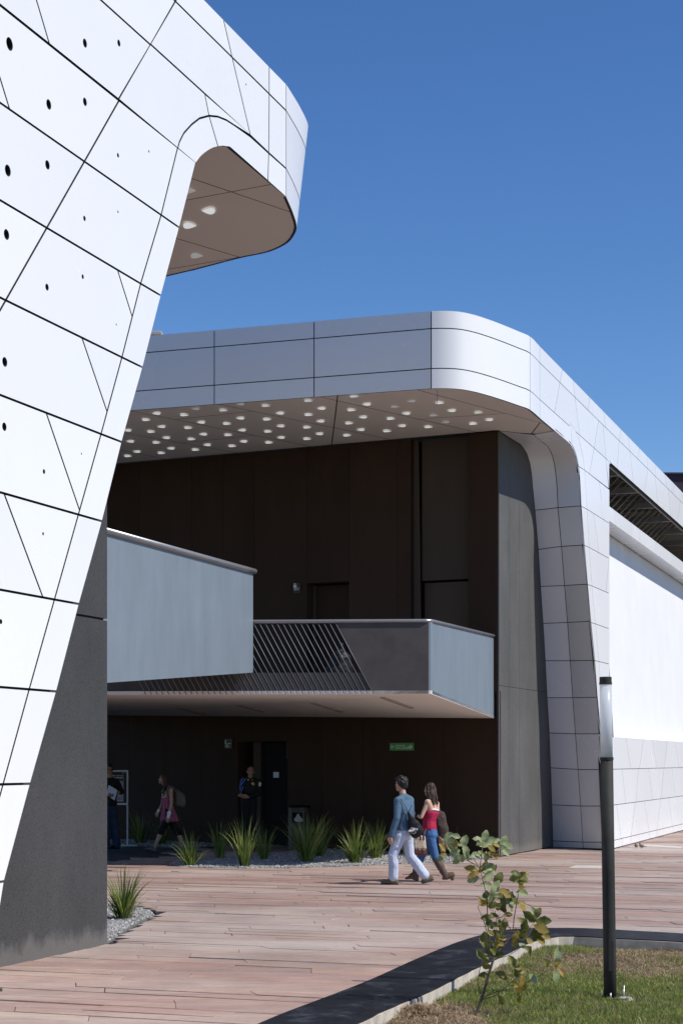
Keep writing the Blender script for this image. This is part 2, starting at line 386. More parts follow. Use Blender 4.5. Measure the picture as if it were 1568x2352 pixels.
def curve_strip(name, plan, z0, z1, thick, mat, parent, gap=0.012, inward=None, smooth=True, plan2=None, zr=None):
    """a bent panel following a plan polyline; plan2 is the line it reaches at height zr[1] when the face leans"""
    pts = [Vector((p[0], p[1], 0)) for p in plan]; pt2 = [Vector((p[0], p[1], 0)) for p in (plan2 or plan)]
    def trim(pts, g):
        pts = pts[:]; d = pts[1]-pts[0]; pts[0] = pts[0]+d.normalized()*min(g, d.length*.45); return pts
    if gap: pts, pt2 = [trim(trim(q, gap/2)[::-1], gap/2)[::-1] for q in (pts, pt2)]
    n = len(pts); z0 += gap/2; z1 -= gap/2
    if zr: k0, k1 = (z0-zr[0])/(zr[1]-zr[0]), (z1-zr[0])/(zr[1]-zr[0])
    else: k0 = k1 = 0
    A = [p.lerp(q, k0)+UP*z0 for p, q in zip(pts, pt2)]; B = [p.lerp(q, k1)+UP*z1 for p, q in zip(pts, pt2)]
    nor = []
    for i in range(n):
        t = (pts[min(i+1, n-1)]-pts[max(i-1, 0)]).normalized(); nor.append(Vector((t.y, -t.x, 0)))  # right-hand side of travel
    s = 1 if inward is None else inward
    V = A+B+[p+nn*s*thick for p, nn in zip(A, nor)]+[p+nn*s*thick for p, nn in zip(B, nor)]
    Fc = [(i, i+1, n+i+1, n+i) for i in range(n-1)]; nf = len(Fc)
    for i in range(n-1): Fc += [(i, 2*n+i, 2*n+i+1, i+1), (n+i, n+i+1, 3*n+i+1, 3*n+i)]
    Fc += [(0, n, 3*n, 2*n), (n-1, 2*n+n-1, 3*n+n-1, n+n-1)]
    bm = bmesh.new(); vs = [bm.verts.new(v) for v in V]
    for t in Fc: bm.faces.new([vs[i] for i in t])
    bmesh.ops.recalc_face_normals(bm, faces=bm.faces[:])
    bm.faces.ensure_lookup_table()
    for i, fc in enumerate(bm.faces): fc.smooth = smooth; fc.material_index = 1 if (name == 'panel' and i >= nf) else 0
    for e in bm.edges:
        if len(e.link_faces) == 2 and e.calc_face_angle() > 0.6: e.smooth = False
    return bm_obj(name, bm, None, parent, mats=[mat, M['backing']])
def smooth_plan(pts, k=5):
    """Catmull-Rom through plan points"""
    P = [Vector(p) for p in pts]; out = []
    for i in range(len(P)-1):
        p0, p1, p2, p3 = P[max(i-1, 0)], P[i], P[i+1], P[min(i+2, len(P)-1)]
        for j in range(k):
            t = j/k; out.append(0.5*((2*p1)+(p2-p0)*t+(2*p0-5*p1+4*p2-p3)*t*t+(3*p1-p0-3*p2+p3)*t**3))
    out.append(P[-1]); return [tuple(v) for v in out]

# ------------------------------------------------------------------ LEFT WING (white cladding over a charcoal concrete wall)
wing_base = on_z(246, 2170)                     # far foot of the concrete wall
P1 = wing_base + N*0.115                        # cladding plane
def f1(s, z, o): return Vector((P1.x, P1.y, 0))+D*s+UP*z+N*o
def sz1(px, py):
    w = on_plane(px, py, P1, N); return ((w-P1).dot(D), w.z)
wing = empty('white_clad_wing', (wing_base.x, wing_base.y, 0), 'white panelled building wing with slanted end and rounded overhang above a charcoal concrete wall', 'building')
# concrete wall: two lifts with an open joint
jz = on_plane(253, 1425, wing_base, N).z
def fc1(s, z, o): return Vector((wing_base.x, wing_base.y, 0))+D*s+UP*z+N*o
cw = prism('concrete_wall', [(-14, -0.2), (0, -0.2), (0, jz-0.012), (-14, jz-0.012)], fc1, 0.6, M['conc'], wing, 0)
cw2 = prism('concrete_wall', [(-14, jz+0.012), (0, jz+0.012), (0, 9.3), (-14, 9.3)], fc1, 0.6, M['conc'], wing, 0)
prism('concrete_wall', [(-14, -.1), (-0.03, -.1), (-0.03, 9.2), (-14, 9.2)], lambda s, z, o: fc1(s, z, o-0.03), 0.5, M['backing'], wing, 0)
RZ = [8.99-0.907*k for k in range(10)]           # horizontal joints, 0.907 m apart
RA, RB, TOPW, SOFW = 9.886, 10.64, 11.0, 9.48
S1px = [(345,100),(272,227),(195,368),(108,518),(15,682)]
S2px = [(408,340),(370,487),(323,651),(280,813),(232,995),(180,1178),(125,1378),(67,1588),(7,1812)]
EDpx = [(450,375),(412,525),(370,680),(328,842),(280,1012),(235,1195),(182,1388),(130,1592),(70,1810),(10,2037)]
ED = [(sz1(*p)[0], z) for p, z in zip(EDpx, RZ)]
S2 = [(sz1(*p)[0], z) for p, z in zip(S2px, RZ)]; S2.append((S2[-1][0]*2-S2[-2][0], RZ[9]))
s1a = [sz1(*p) for p in S1px]
k1 = (s1a[0][0]-s1a[-1][0])/(s1a[0][1]-s1a[-1][1])
S1f = lambda z: s1a[2][0]+k1*(z-s1a[2][1])
holes_px = [(22,100,.062),(195,98,.045),(273,98,.036),(112,239,.05),(195,233,.042),(18,391,.055),(109,378,.045),(271,356,.024),(342,347,.014),
  (194,501,.027),(271,486,.014),(15,538,.05),(190,635,.024),(108,659,.034),(11,831,.046),(267,745,.011),(10,980,.04),(187,1042,.011),(101,1083,.024),
  (99,1226,.017),(2,1428,.025),(565,193,.014)]
hol = [(*sz1(x, y), r) for x, y, r in holes_px]
SL = -9.0
clad = prism('cladding_frame', [(SL, -0.05), (ED[-1][0]-.25, -0.05), (ED[9][0]-.05, RZ[9])]+[(s-.03, z) for s, z in ED[:9][::-1]]+[sz1(462,366),(sz1(480,350)[0],SOFW+.03),(sz1(657,458)[0], SOFW+.03),(sz1(657,458)[0],TOPW-.02),(SL,TOPW-.02)],
             lambda s, z, o: f1(s, z, o-0.06), 0.05, M['backing'], wing, 0)
wpolys = []
zz = RZ+[-0.10]
for k in range(10):
    z1, z0 = zz[k], zz[k+1]
    e1 = ED[k]; e0 = ED[k+1] if k < 9 else (ED[9][0]-0.3, z0)
    b1 = S2[k]; b0 = S2[k+1] if k < 9 else (S2[9][0]-0.3, z0)
    wpolys.append([b1, e1, (e0[0], z0), (b0[0], z0)])
    field = [(SL, z1), b1, (b0[0], z0), (SL, z0)]
    ps = [field]
    if S1f(z1) > SL: ps = cut_all(ps, (S1f(z1), z1), (S1f(z0), z0))
    wpolys += ps
diag = [((270,620),(302,722)),((187,772),(243,937)),((105,945),(181,1167)),((8,1130),(97,1368))]
for a, b in diag:
    A, B = sz1(*a), sz1(*b); mid = ((A[0]+B[0])/2-0.01, (A[1]+B[1])/2); wpolys = cut_all(wpolys, A, B, mid)
# the band above the first joint and the rounded overhang
up = lambda L: [sz1(*p) for p in L]
arc = [(408,340),(412,325),(422,305),(440,285),(458,271),(480,265)]
low = [(501,337),(490,340),(480,345),(470,352),(460,361),(450,375)]
arc2 = [(480,265),(500,267),(520,275),(540,288),(575,313),(617,351)]
wpolys += [up([(272,227),(345,100),(470,214)]+arc[::-1]), up(arc+low), up(arc2+[(615,415),(570,375),(528,338),(512,336),(501,337)]),
           up([(470,214),(575,310)]+arc2[3::-1]), [sz1(345,100), (S1f(RB), RB), (sz1(533,130)[0], RB), sz1(575,310), sz1(470,214)], [(sz1(533,130)[0], RB), (sz1(618,214)[0], RB), sz1(617,350), sz1(575,310)]]
swp = sz1(657,458)[0]
wpolys += [[(sz1(618,214)[0], RB), (swp, RB), (swp, RA-.02), sz1(617,350)], [sz1(617,351), (swp, RA-.02), (swp, SOFW), sz1(615,415)]]
s_d = sz1(533,130)[0]; s_v = sz1(618,214)[0]; s_v2 = sz1(657,458)[0]
wpolys += [[(S1f(RB), RB), (s_d, RB), (sz1(513,40)[0], TOPW), (S1f(TOPW), TOPW)], [(s_d, RB), (s_v, RB), (s_v, TOPW), (sz1(513,40)[0], TOPW)], [(s_v, RB), (s_v2, RB), (s_v2, TOPW), (s_v, TOPW)],
           [(SL, RA), (S1f(RA), RA), (S1f(RB), RB), (SL, RB)], [(SL, RB), (S1f(RB), RB), (S1f(TOPW), TOPW), (SL, TOPW)], [(SL, RZ[0]), sz1(272,227), (S1f(RA), RA), (SL, RA)]]
for a, b in [((84,0),(113,98)),((0,178),(19,240))]:
    A, B = sz1(*a), sz1(*b); wpolys = cut_all(wpolys, A, B, ((A[0]+B[0])/2, (A[1]+B[1])/2+.001))
for p in wpolys:
    hs = []
    for s, z, r in hol:
        if inside((s, z), p): hs.append([(s+r*math.cos(-a*math.pi/7), z+r*math.sin(-a*math.pi/7)) for a in range(14)])
    prism('panel', p, f1, 0.04, M['white'], clad, 0.024, hs)
# rounded end of the overhang, in plan
plan_w = [on_z(x, y, SOFW) for x, y in [(672,488),(681,520),(675,541),(657,561),(615,580),(550,594),(450,620),(382,636)]]
sw = sz1(657,458)[0]
cv = [f1(sw, 0, 0)]+plan_w
last = plan_w[-1]+(plan_w[-1]-plan_w[-2]).normalized()*5; cv.append(last)
cvs = smooth_plan([(v.x, v.y) for v in cv], 6)
ctop = [f1(sw, 0, 0), on_z(688, 242, TOPW), on_z(707, 283, TOPW)]
for i in range(3, len(cv)):
    t_ = (cv[min(i+1, len(cv)-1)]-cv[i-1]); t_ = Vector((t_.x, t_.y, 0)).normalized(); ctop.append(cv[i]+Vector((t_.y, -t_.x, 0))*0.17)
cvt = smooth_plan([(v.x, v.y) for v in ctop], 6)
for z0, z1 in [(SOFW, RA-.02), (RA-.02, RB), (RB, TOPW)]:
    for a, b in [(0, 20), (20, 38), (38, len(cvs)-1)]:
        curve_strip('panel', cvs[a:b+1], z0, z1, 0.04, M['white'], clad, 0.018, -1, plan2=cvt[a:b+1], zr=(SOFW, TOPW))
inn = lambda P: [(x-0.045*N.x+0.0, y-0.045*N.y-0.03) for x, y in P]
curve_strip('fascia_frame', inn(cvs), SOFW+.02, TOPW-.02, 0.02, M['backing'], wing, 0, -1, plan2=inn(cvt), zr=(SOFW, TOPW))
# roof and soffit of the overhang
oh_back = [last+E*0, f1(-9, 0, -9)]
sof_poly = [(f1(sz1(450,375)[0], 0, -0.02).x, f1(sz1(450,375)[0], 0, -0.02).y)]+[(x, y) for x, y in cvs]
inb = [(last.x-0.2, last.y), (f1(-1.6, 0, -7).x, f1(-1.6, 0, -7).y)]
sof_poly = sof_poly+inb
fz = lambda z: (lambda x, y, o: Vector((x, y, z-o)))
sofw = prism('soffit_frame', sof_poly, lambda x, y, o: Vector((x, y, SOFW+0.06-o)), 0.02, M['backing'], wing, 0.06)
prism('roof', [(f1(-9, 0, -.03).x, f1(-9, 0, -.03).y)]+[(x, y) for x, y in cvs]+[(last.x-6, last.y-8)], lambda x, y, o: Vector((x, y, TOPW-0.05+o)), 0.1, M['rawconc'], wing, 0.1)
g2 = lambda px, py, z: (on_z(px, py, z).x, on_z(px, py, z).y)
sp = [ccw(sof_poly)]
for a, b in [((442,412),(672,490)), ((429,461),(622,425)), ((405,549),(550,592)), ((385,620),(550,592))]:
    sp = cut_all(sp, g2(*a, SOFW), g2(*b, SOFW))
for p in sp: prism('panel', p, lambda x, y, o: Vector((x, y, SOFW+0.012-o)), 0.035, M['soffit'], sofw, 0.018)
# teardrop openings in the soffit, brightness put in as an emissive lens
def teardrop(n=18):
    pts = []
    for i in range(n):
        a = 2*math.pi*i/n; r = 0.5; x = math.cos(a); y = math.sin(a)
        w = 0.06+0.78*((1-x)/2)**0.8
        pts.append((x*0.5, y*0.62*w))
    return pts
TD = teardrop()
def lens_mesh(mi):
    V, Fc, Mi = [], [], []; n = len(TD)
    for sc_, z in ((1.05, 0.0), (1.05, -0.003), (1.0, -0.003), (0.95, -0.005), (0.55, -0.007)):
        V += [(x*sc_, y*sc_, z) for x, y in TD]
    for k in range(4):
        for i in range(n): j = (i+1) % n; Fc.append((k*n+i, k*n+j, (k+1)*n+j, (k+1)*n+i)); Mi.append(0 if k < 2 else 1)
    Fc.append(tuple(4*n+i for i in range(n))); Mi.append(1)
    me = bpy.data.meshes.new('teardrop_lens'); me.from_pydata(V, [], Fc); me.materials.append(M['soffit']); me.materials.append(M['lens'][mi])
    me.polygons.foreach_set('material_index', Mi); me.update(); return me
LENS = [lens_mesh(i) for i in range(3)]
def add_lens(px, py, z, flip, lvl, parent, L=0.2, W=0.30):
    p = on_z(px, py, z); o = bpy.data.objects.new('teardrop_lens', LENS[lvl]); col.objects.link(o); setparent(o, parent)
    o.location = (p.x, p.y, z-0.003); o.rotation_euler = (0, 0, (math.pi if flip else 0)+0.12); o.scale = (L, W, 1)
for x, y, fl, lv in [(478,483,1,0), (436,517,0,0), (452,586,0,2), (434,436,0,2)]: add_lens(x, y, SOFW, fl, lv, sofw, 0.19, 0.40)

# ------------------------------------------------------------------ FAR HALL
hall = empty('white_clad_hall', (1.6, 36, 0), 'two storey hall with white panelled canopy, dark recessed entrance and sunlit white side wall', 'building')
ZS, ZL3, ZL2, ZT = 8.65, 9.016, 9.736, 10.06
P20 = Vector((0, 0, 0)); 
lean_k = 0.56/ZS
def p2o(z): return -7.35-lean_k*min(z, ZS)          # X = .3465 Y + p2o(z)
def f2(s, z, o):
    return Vector((p2o(z), 0, 0))*1.0 + D*s + UP*z + N*o
def sz2(px, py):
    r = ray(px, py); z = 5.0
    for _ in range(30):
        Y = p2o(z)/(r.x-0.3465); z = CH+r.z*Y
    w = Vector((r.x*Y, Y, z)); return ((w-Vector((p2o(z), 0, 0))).dot(D), z)
Z5 = lambda zx, zy: (784+0.5*zx, 627.2+0.5*zy)
S5 = lambda zx, zy: sz2(*Z5(zx, zy))
# plan line of the canopy front: along E, then round the corner into the side wall
cpts = [on_z(x, y, ZS) for x, y in [(1045,893.5),(1083,899),(1118,908),(1152,918.5),(1190,931.5)]]
s_c = S5(866, 613)[0]; s_c2 = S5(911, 650)[0]
fr0 = on_z(990, 893, ZS)
front = [fr0-Vector((-E.x*0, 0, 0))]
fplan_left = [fr0+E*t for t in (13.0, 9.0, 6.0, 3.0, 1.2, 0.0)]
endp = f2(s_c, ZS, 0)
curve_pts = smooth_plan([(v.x, v.y) for v in [fr0+E*0.6, fr0]+cpts+[endp, f2(s_c2, ZS, 0)]], 5)
i0 = 5; i1 = len(curve_pts)-6
curve_main = curve_pts[i0:i1+1]; curve_end = curve_pts[i1:]
fascia = empty('fascia', (0,0,0), parent=hall)
def on_front(px):   # distance along E from fr0
    # intersect viewing direction with the plan line
    r = (px-CX)/F; return (fr0.x-r*fr0.y)/(r*E.y-E.x)
jl = [0.0, on_front(721), on_front(492), on_front(270), on_front(100), on_front(-80)]
backing_plan = [tuple((fr0+E*13)[:2]), tuple((fr0)[:2])]+curve_main[1:]+curve_end[1:]
fb = curve_strip('fascia_frame', backing_plan, ZS+0.02, ZT-0.02, 0.03, M['backing'], hall, 0, -1)
for v in fb.data.vertices:
    pass
fb.data.transform(Matrix.Translation((-0.030, 0.055, 0)))
for z0, z1 in [(ZS, ZL3), (ZL3, ZL2), (ZL2, ZT)]:
    for a, b in zip(jl[1:], jl[:-1]):
        pa, pb = fr0+E*a, fr0+E*b
        curve_strip('panel', [tuple(pa[:2]), tuple(pb[:2])], z0, z1, 0.04, M['white'], fascia, 0.018, -1)
    curve_strip('panel', curve_main, z0, z1, 0.04, M['white'], fascia, 0.018, -1)
    curve_strip('panel', curve_end, z0, z1, 0.04, M['white'], fascia, 0.012, -1)

# side wall, upper rows of panels
SFAR = 75.0
def zig(px_list, ztop, zbot, s_start, s_end, step, alt=0.35):
    """joints given in picture order as (top, bottom) pairs; continued regularly to s_end"""
    J = [(s_start, s_start)]
    for a, b in px_list: J.append((S5(*a)[0], S5(*b)[0]))
    k = 0
    while J[-1][0] < s_end:
        d = step*(1 if k % 2 else 1.25); sgn = 1 if k % 2 else -1
        m = (J[-1][0]+J[-1][1])/2+d; J.append((m+sgn*alt/2, m-sgn*alt/2)); k += 1
    return J
top_j = [((1015,420),(1003,475)), ((1062,468),(1072,545)), ((1140,553),(1132,605)), ((1203,625),(1213,685)), ((1282,703),(1275,755)), ((1318,738),(1325,800)), ((1368,790),(1362,835)), ((1402,828),(1407,885)), ((1443,870),(1440,905))]
mid_j = [((1003,475),(978,605)), ((1072,545),(1094,710)), ((1180,655),(1160,770)), ((1200,675),(1215,822)), ((1275,755),(1265,830)), ((1325,800),(1340,930)), ((1407,885),(1390,985)), ((1440,915),(1452,1040))]
side = prism('side_wall_frame', [S5(880, 600), S5(915,625), S5(990,690), S5(1050,750), S5(1090,815), S5(1104,880), S5(1117,1070), S5(1138,1430), S5(1165,1780), sz2(1381,1690), sz2(1392,1950), (SFAR, 0.0), (SFAR, 2.5), (sz2(1397,1690)[0], 2.5), (sz2(1397,1690)[0], ZL3-.02), (SFAR, ZL3-.02), (SFAR, ZT-.02), (S5(880,300)[0], ZT-.02)],
             lambda s, z, o: f2(s, z, o-0.045), 0.05, M['backing'], hall, 0)
for J, z1, z0 in ((zig(top_j, ZT, ZL2, s_c2, SFAR, 1.5, .4), ZT, ZL2), (zig(mid_j, ZL2, ZL3, s_c2, SFAR, 1.9, .6), ZL2, ZL3)):
    for a, b in zip(J[:-1], J[1:]):
        prism('panel', [(a[0], z1), (b[0], z1), (b[1], z0), (a[1], z0)], f2, 0.035, M['white'], side, 0.013)
z5p = lambda L: [S5(*p) for p in L]
L3s = lambda zx, zy: (S5(zx, zy)[0], ZL3)
ash = lambda y: 4.0*max(0, min(1, (1500-y)/250))*max(0, min(1, (y-985)/40))
cl = lambda q: (q[0], min(q[1], ZS))
wl_polys = [
  [L3s(911,555), L3s(1048,672)]+z5p([(1052,690)])+[cl(sz2(1317.5-ash(1028.5),1028.5)), cl(sz2(1314-ash(1022),1022)), cl(sz2(1304-ash(1012),1012)), cl(sz2(1290-ash(1000),1000)), (sz2(1274,987)[0], ZS), (s_c2, ZS)],
  z5p([(1052,690),(1075,728),(1090,760),(1110,850),(1116,905)])+[cl(sz2(1331-ash(1070),1070)), cl(sz2(1330-ash(1067),1067)), cl(sz2(1326-ash(1049),1049)), cl(sz2(1321-ash(1035),1035)), cl(sz2(1317.5-ash(1028.5),1028.5))],
  [L3s(1048,672), L3s(1160,772)]+z5p([(1138,922),(1116,905),(1110,850),(1090,760),(1075,728),(1052,690)]),
  [L3s(1160,772), L3s(1213,822)]+z5p([(1227,990),(1138,922)]),
  [L3s(1213,822), L3s(1238,848)]+z5p([(1232,862),(1229,880),(1229,992)])]
AJ = [(1092,885),(1107,1070),(1120,1250),(1133,1430),(1145,1605),(1160,1780)]; BJ = [(1230,995),(1230,1150),(1230,1312),(1230,1472),(1230,1635),(1230,1797)]
CJ = [(1116,905),(1128,1085),(1137,1260),(1150,1438),(1166,1612),(1182,1785)]
TJ = [None, ((1180,955),(1203,1135)), ((1158,1105),(1182,1280)), ((1222,1330),(1208,1462)), None]
AP = [(x-ash(y), y) for x, y in [Z5(*p) for p in AJ]+[(1378,1686)]]; BP = [Z5(*p) for p in BJ]+[(1399,1689)]; CP = [Z5(*p) for p in CJ]+[(1385,1687)]
for i in range(6):
    q = [sz2(*p) for p in (AP[i], CP[i], CP[i+1], AP[i+1])]+([sz2(1334-ash(1095), 1095)] if i == 0 else []); wl_polys.append(q)
    q = [sz2(*p) for p in (CP[i], BP[i], BP[i+1], CP[i+1])]
    ps = [q]
    if i in (0, 1, 2):
        a, b = [((1183,960),(1205,1132)), ((1158,1108),(1182,1280)), ((1228,1320),(1214,1462))][i]
        ps = cut_all(ps, S5(*a), S5(*b))
    wl_polys += ps
for p in wl_polys: prism('panel', p, f2, 0.035, M['white'], side, 0.013)
# lower rows right across the side wall
def xs(px, z):      # s on the wall at picture column px and height z
    r = (px-CX)/F; Y = p2o(z)/(r-0.3465); return (Vector((r*Y, Y, z))-Vector((p2o(z), 0, 0))).dot(D)
Z7 = lambda zx: 1348.5+0.1466*zx
rows = [(2.50, 1.77, 1378.5, 1384.5, [(605,680),(880,815),(1017,1083),(1255,1205),(1375,1430)]),
        (1.77, 0.97, 1384.5, 1389, [(545,600),(800,760),(960,1020),(1200,1150),(1320,1380)]),
        (0.97, 0.19, 1389, 1392, [(455,530),(750,683),(890,967),(1150,1090),(1270,1335)]),
        (0.19, 0.015, 1392, 1392.5, [(530,550),(683,675),(967,985),(1090,1085),(1335,1348)])]
for z1, z0, xa1, xa0, js in rows:
    J = [(xs(xa1, z1), xs(xa0, z0))]+[(xs(Z7(a), z1), xs(Z7(b), z0)) for a, b in js]
    k = 0
    while J[-1][0] < SFAR:
        d = 2.3 if k % 2 else 3.1; sg = -1 if k % 2 else 1; m = (J[-1][0]+J[-1][1])/2+d; J.append((m-sg*.35, m+sg*.35)); k += 1
    for a, b in zip(J[:-1], J[1:]): prism('panel', [(a[0], z1), (b[0], z1), (b[1], z0), (a[1], z0)], f2, 0.035, M['white'], side, 0.013)
# recessed smooth wall with the sunshade slot above it
sj = xs(1398.5, 5.0); RC = 0.47
prism('recessed_wall', [(sj-0.6, 2.3), (SFAR, 2.3), (SFAR, 7.9), (sj-0.6, 7.9)], lambda s, z, o: f2(s, z, o-RC), 0.2, M['white_wall'], hall, 0)
prism('ledge', [(sj-0.5, 2.42), (SFAR, 2.42), (SFAR, 2.47), (sj-0.5, 2.47)], lambda s, z, o: f2(s, z, o-0.04), RC-0.05, M['white_wall'], hall, 0)
prism('jamb', [(sj-0.08, 2.5), (sj-0.01, 2.5), (sj-0.01, 9.0), (sj-0.08, 9.0)], lambda s, z, o: f2(s, z, o-0.045), 2.0, M['white_wall'], hall, 0)
zb0, zb1 = 7.57, 7.93
jb = [sj-.01, xs(1412, 7.7), xs(1451, 7.7), xs(1467.5, 7.7), xs(1470.5, 7.7), xs(1504, 7.7)]
while jb[-1] < SFAR: jb.append(jb[-1]+3.4)
strip = empty('parapet_beam', (0,0,0), parent=hall)
for a, b in zip(jb[:-1], jb[1:]):
    prism('beam_panel', [(a, zb0), (b, zb0), (b, zb1), (a, zb1)], f2, RC-0.02, M['white'], strip, 0.010)
# the open roof void behind the slot: boards, purlins, tie beams and slender braces
void = empty('roof_void', (0,0,0), parent=hall)
prism('floor', [(sj-1, 0), (SFAR, 0), (SFAR, 1), (sj-1, 1)], lambda s, v, o: f2(s, 7.88, -0.50-2.3*v)+UP*o, 0.05, M['cavity'], void, 0)
prism('back_board', [(sj-1, 7.9), (SFAR, 7.9), (SFAR, 9.95), (sj-1, 9.95)], lambda s, z, o: f2(s, z, o-2.6), 0.05, M['cavity'], void, 0)
prism('roof_sheet', [(sj-1, 0), (SFAR, 0), (SFAR, 1), (sj-1, 1)], lambda s, v, o: f2(s, 9.93, -0.06-2.6*v)+UP*o, 0.05, M['cavity'], void, 0)
prism('lintel', [(sj, 9.03), (SFAR, 9.03), (SFAR, 9.16), (sj, 9.16)], lambda s, z, o: f2(s, z, o-0.09), 0.08, M['beam'], void, 0)
s0 = xs(1415, 9.1)
for k in range(7):
    s = xs(1500, 9.15)-2.9*3+2.9*k+1.5
    a = f2(s, 9.12, -0.10); b = f2(s, 9.12, -2.55); box('tie_beam', (a+b)/2, (2.45, 0.10, 0.16), M['beam'], void, ax=N, ay=D)
    a = f2(s, 9.2, -0.2); box('strut', f2(s, 9.52, -0.28), (0.09, 0.09, 0.7), M['truss'], void, ax=N, ay=D)
for k in range(26):
    s = sj-0.2+0.62*k
    tube('brace', [f2(s, 7.95, -1.9), f2(s+0.35, 9.75, -0.2)], 0.035, M['truss'], void, 6, False)
    if k % 2 == 0: box('purlin', f2(s+.3, 9.82, -1.35), (2.4, 0.09, 0.13), M['truss'], void, ax=N, ay=D)
# canopy roof
prism('roof', [tuple((fr0+E*13)[:2]), tuple(fr0[:2])]+curve_main[1:]+[tuple(f2(SFAR, ZT, 0)[:2]), (-14, 90), (-16, 42)], lambda x, y, o: Vector((x, y, ZT-0.06+o)), 0.06, M['rawconc'], hall, 0.16)

# ------------------------------------------------------------------ canopy soffit
bw0 = on_z(276, 1065, ZS); bw1 = on_z(1143, 990, ZS)           # top of the upper back wall
BU = (Vector((bw0.x, bw0.y, 0))-Vector((bw1.x, bw1.y, 0))).normalized()   # leftwards along the wall
BN = Vector((BU.y, -BU.x, 0)); BN = BN if BN.y < 0 else -BN
left_far = bw1+BU*14
cs = [tuple((fr0+E*12.5)[:2]), tuple(fr0[:2])]+curve_main[1:]+curve_end[1:]
spoly = cs+[tuple(f2(*S5(985,720), 0)[:2])]+[tuple((on_z(1274,987,ZS)+D*.55-N*.03)[:2]), tuple((on_z(1224,987,ZS)+D*.55)[:2]), tuple((on_z(1146,988,ZS)+D*.30)[:2]), tuple(on_z(1143.5,989.5,ZS)[:2]), (left_far.x, left_far.y)]
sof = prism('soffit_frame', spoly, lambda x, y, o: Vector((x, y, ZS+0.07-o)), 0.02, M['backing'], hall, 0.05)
pol = [ccw(spoly)]
G = lambda p: g2(p[0], p[1], ZS)
for a, b in [((301,945),(703,1025)), ((508,931),(879,1007)), ((735,913),(1063,987)), ((958,897),(1205,963)), ((291,997),(538,1040)), ((276,1035),(376,1055))]:
    pol = cut_all(pol, G(a), G(b))
pol = cut_all(pol, G((775,912)), G((762,1020)))
for a, b in [((401,965),(578,946)), ((421,1019),(583,1001)), ((962,964),(1167,951)), ((1246,964),(1229,986))]:
    m = ((G(a)[0]+G(b)[0])/2+.01, (G(a)[1]+G(b)[1])/2+.01); pol = cut_all(pol, G(a), G(b), m)
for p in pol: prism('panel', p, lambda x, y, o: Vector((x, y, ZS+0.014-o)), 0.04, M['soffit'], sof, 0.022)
Z6 = lambda x, y: (251+0.5*x, 690+0.5*y)  # list below: teardrop openings of the canopy soffit, each filled by an emissive lens
lights = [(170,548,0),(193,603,0),(217,653,0),(240,701,0),(86,715,0),(345,526,0),(363,585,0),(378,637,0),(397,686,0),(525,504,0),(541,566,0),(547,618,0),(565,669,0),
  (720,483,0),(725,546,0),(730,602,0),(734,653,0),(915,460,0),(916,525,0),(909,583,0),(909,636,0),(1113,503,0),(1102,564,0),(1092,620,0),(1312,487,0),(1293,543,0),(1276,600,0),(1125,440,0),
  (215,519,1),(238,580,1),(260,631,1),(281,680,1),(125,695,1),(95,648,1),(395,497,1),(420,560,1),(430,615,1),(448,664,1),(600,541,1),(608,596,1),(615,648,1),(782,518,1),(785,577,1),(787,630,1),
  (972,496,1),(968,555,1),(963,613,1),(1180,477,1),(1163,536,1),(1153,594,1),(1362,519,1),(1342,576,1),(1385,461,1),(1466,581,0),(1518,470,0),(1490,527,0),(82,597,1),(600,475,1)]
dim = {(395,497):2,(525,504):1,(720,483):1,(915,460):1,(1125,440):1,(1312,487):2,(1385,461):2,(1490,527):2,(600,475):2}
for x, y, fl in lights: add_lens(*Z6(x, y), ZS-0.002, fl, dim.get((x, y), 0), sof, 0.165, 0.25)
for x, y, fl, lv in [(1036,943,1,0),(1099,947,0,1),(1022,969,1,2),(1087,973,0,0),(1122,964,1,0)]: add_lens(x, y, ZS-0.002, fl, lv, sof, 0.165, 0.25)

# ------------------------------------------------------------------ leg of the canopy (two bands of shaded reveal panels)
dw0 = Vector((3.19, 35.3, 0)); DWD = Vector((0.39, 1.0, 0)).normalized(); DWN = Vector((DWD.y, -DWD.x, 0))
def resample(P, n):
    P = [Vector(p) for p in P]; L = [0]
    for a, b in zip(P[:-1], P[1:]): L.append(L[-1]+(b-a).length)
    out = []; 
    for k in range(n):
        t = L[-1]*k/(n-1); i = max(j for j in range(len(P)-1) if L[j] <= t+1e-9); q = (t-L[i])/max(1e-9, L[i+1]-L[i]); out.append(P[i].lerp(P[i+1], min(1, q)))
    return out
Apx = [(1274,987),(1290,1000),(1304,1012),(1314,1022),(1321,1035),(1326,1049),(1330,1067),(1334,1095),(1337,1162)]
Bpx = [(1224,987),(1238,999),(1249,1012),(1259,1026),(1266,1040),(1272,1060),(1276,1087),(1279,1120),(1281,1166)]
Cpx = [(1146,988),(1164,997),(1179,1010),(1189,1020),(1196,1030),(1204,1045),(1209,1062),(1213,1085),(1216,1122),(1221,1172)]
Alow = [(1337,1162),(1344,1252),(1350,1342),(1356,1427),(1364,1517),(1370,1602),(1378,1686),(1384,1768),(1389,1852),(1392,1935),(1392.5,1951)]
Blow = [(1281,1166),(1289,1255),(1296,1345),(1303,1430),(1309,1518),(1315,1603),(1321,1686),(1327,1768),(1333,1852),(1338,1935),(1339,1949)]
Clow = [(1221,1172),(1229,1262),(1236,1347),(1244,1432),(1251,1518),(1256,1603),(1261,1684),(1264,1764),(1267,1849),(1269,1932),(1270,1947)]
Apx = [(x-ash(y), y) for x, y in Apx]; Alow = [(x-ash(y), y) for x, y in Alow]
csh = lambda y: 7.0*max(0, min(1, (1550-y)/300))*max(0, min(1, (y-988)/40))
Cpx = [(x+csh(y), y) for x, y in Cpx]; Clow = [(x+csh(y), y) for x, y in Clow]
PA = lambda p: f2(*sz2(*p), 0.0)
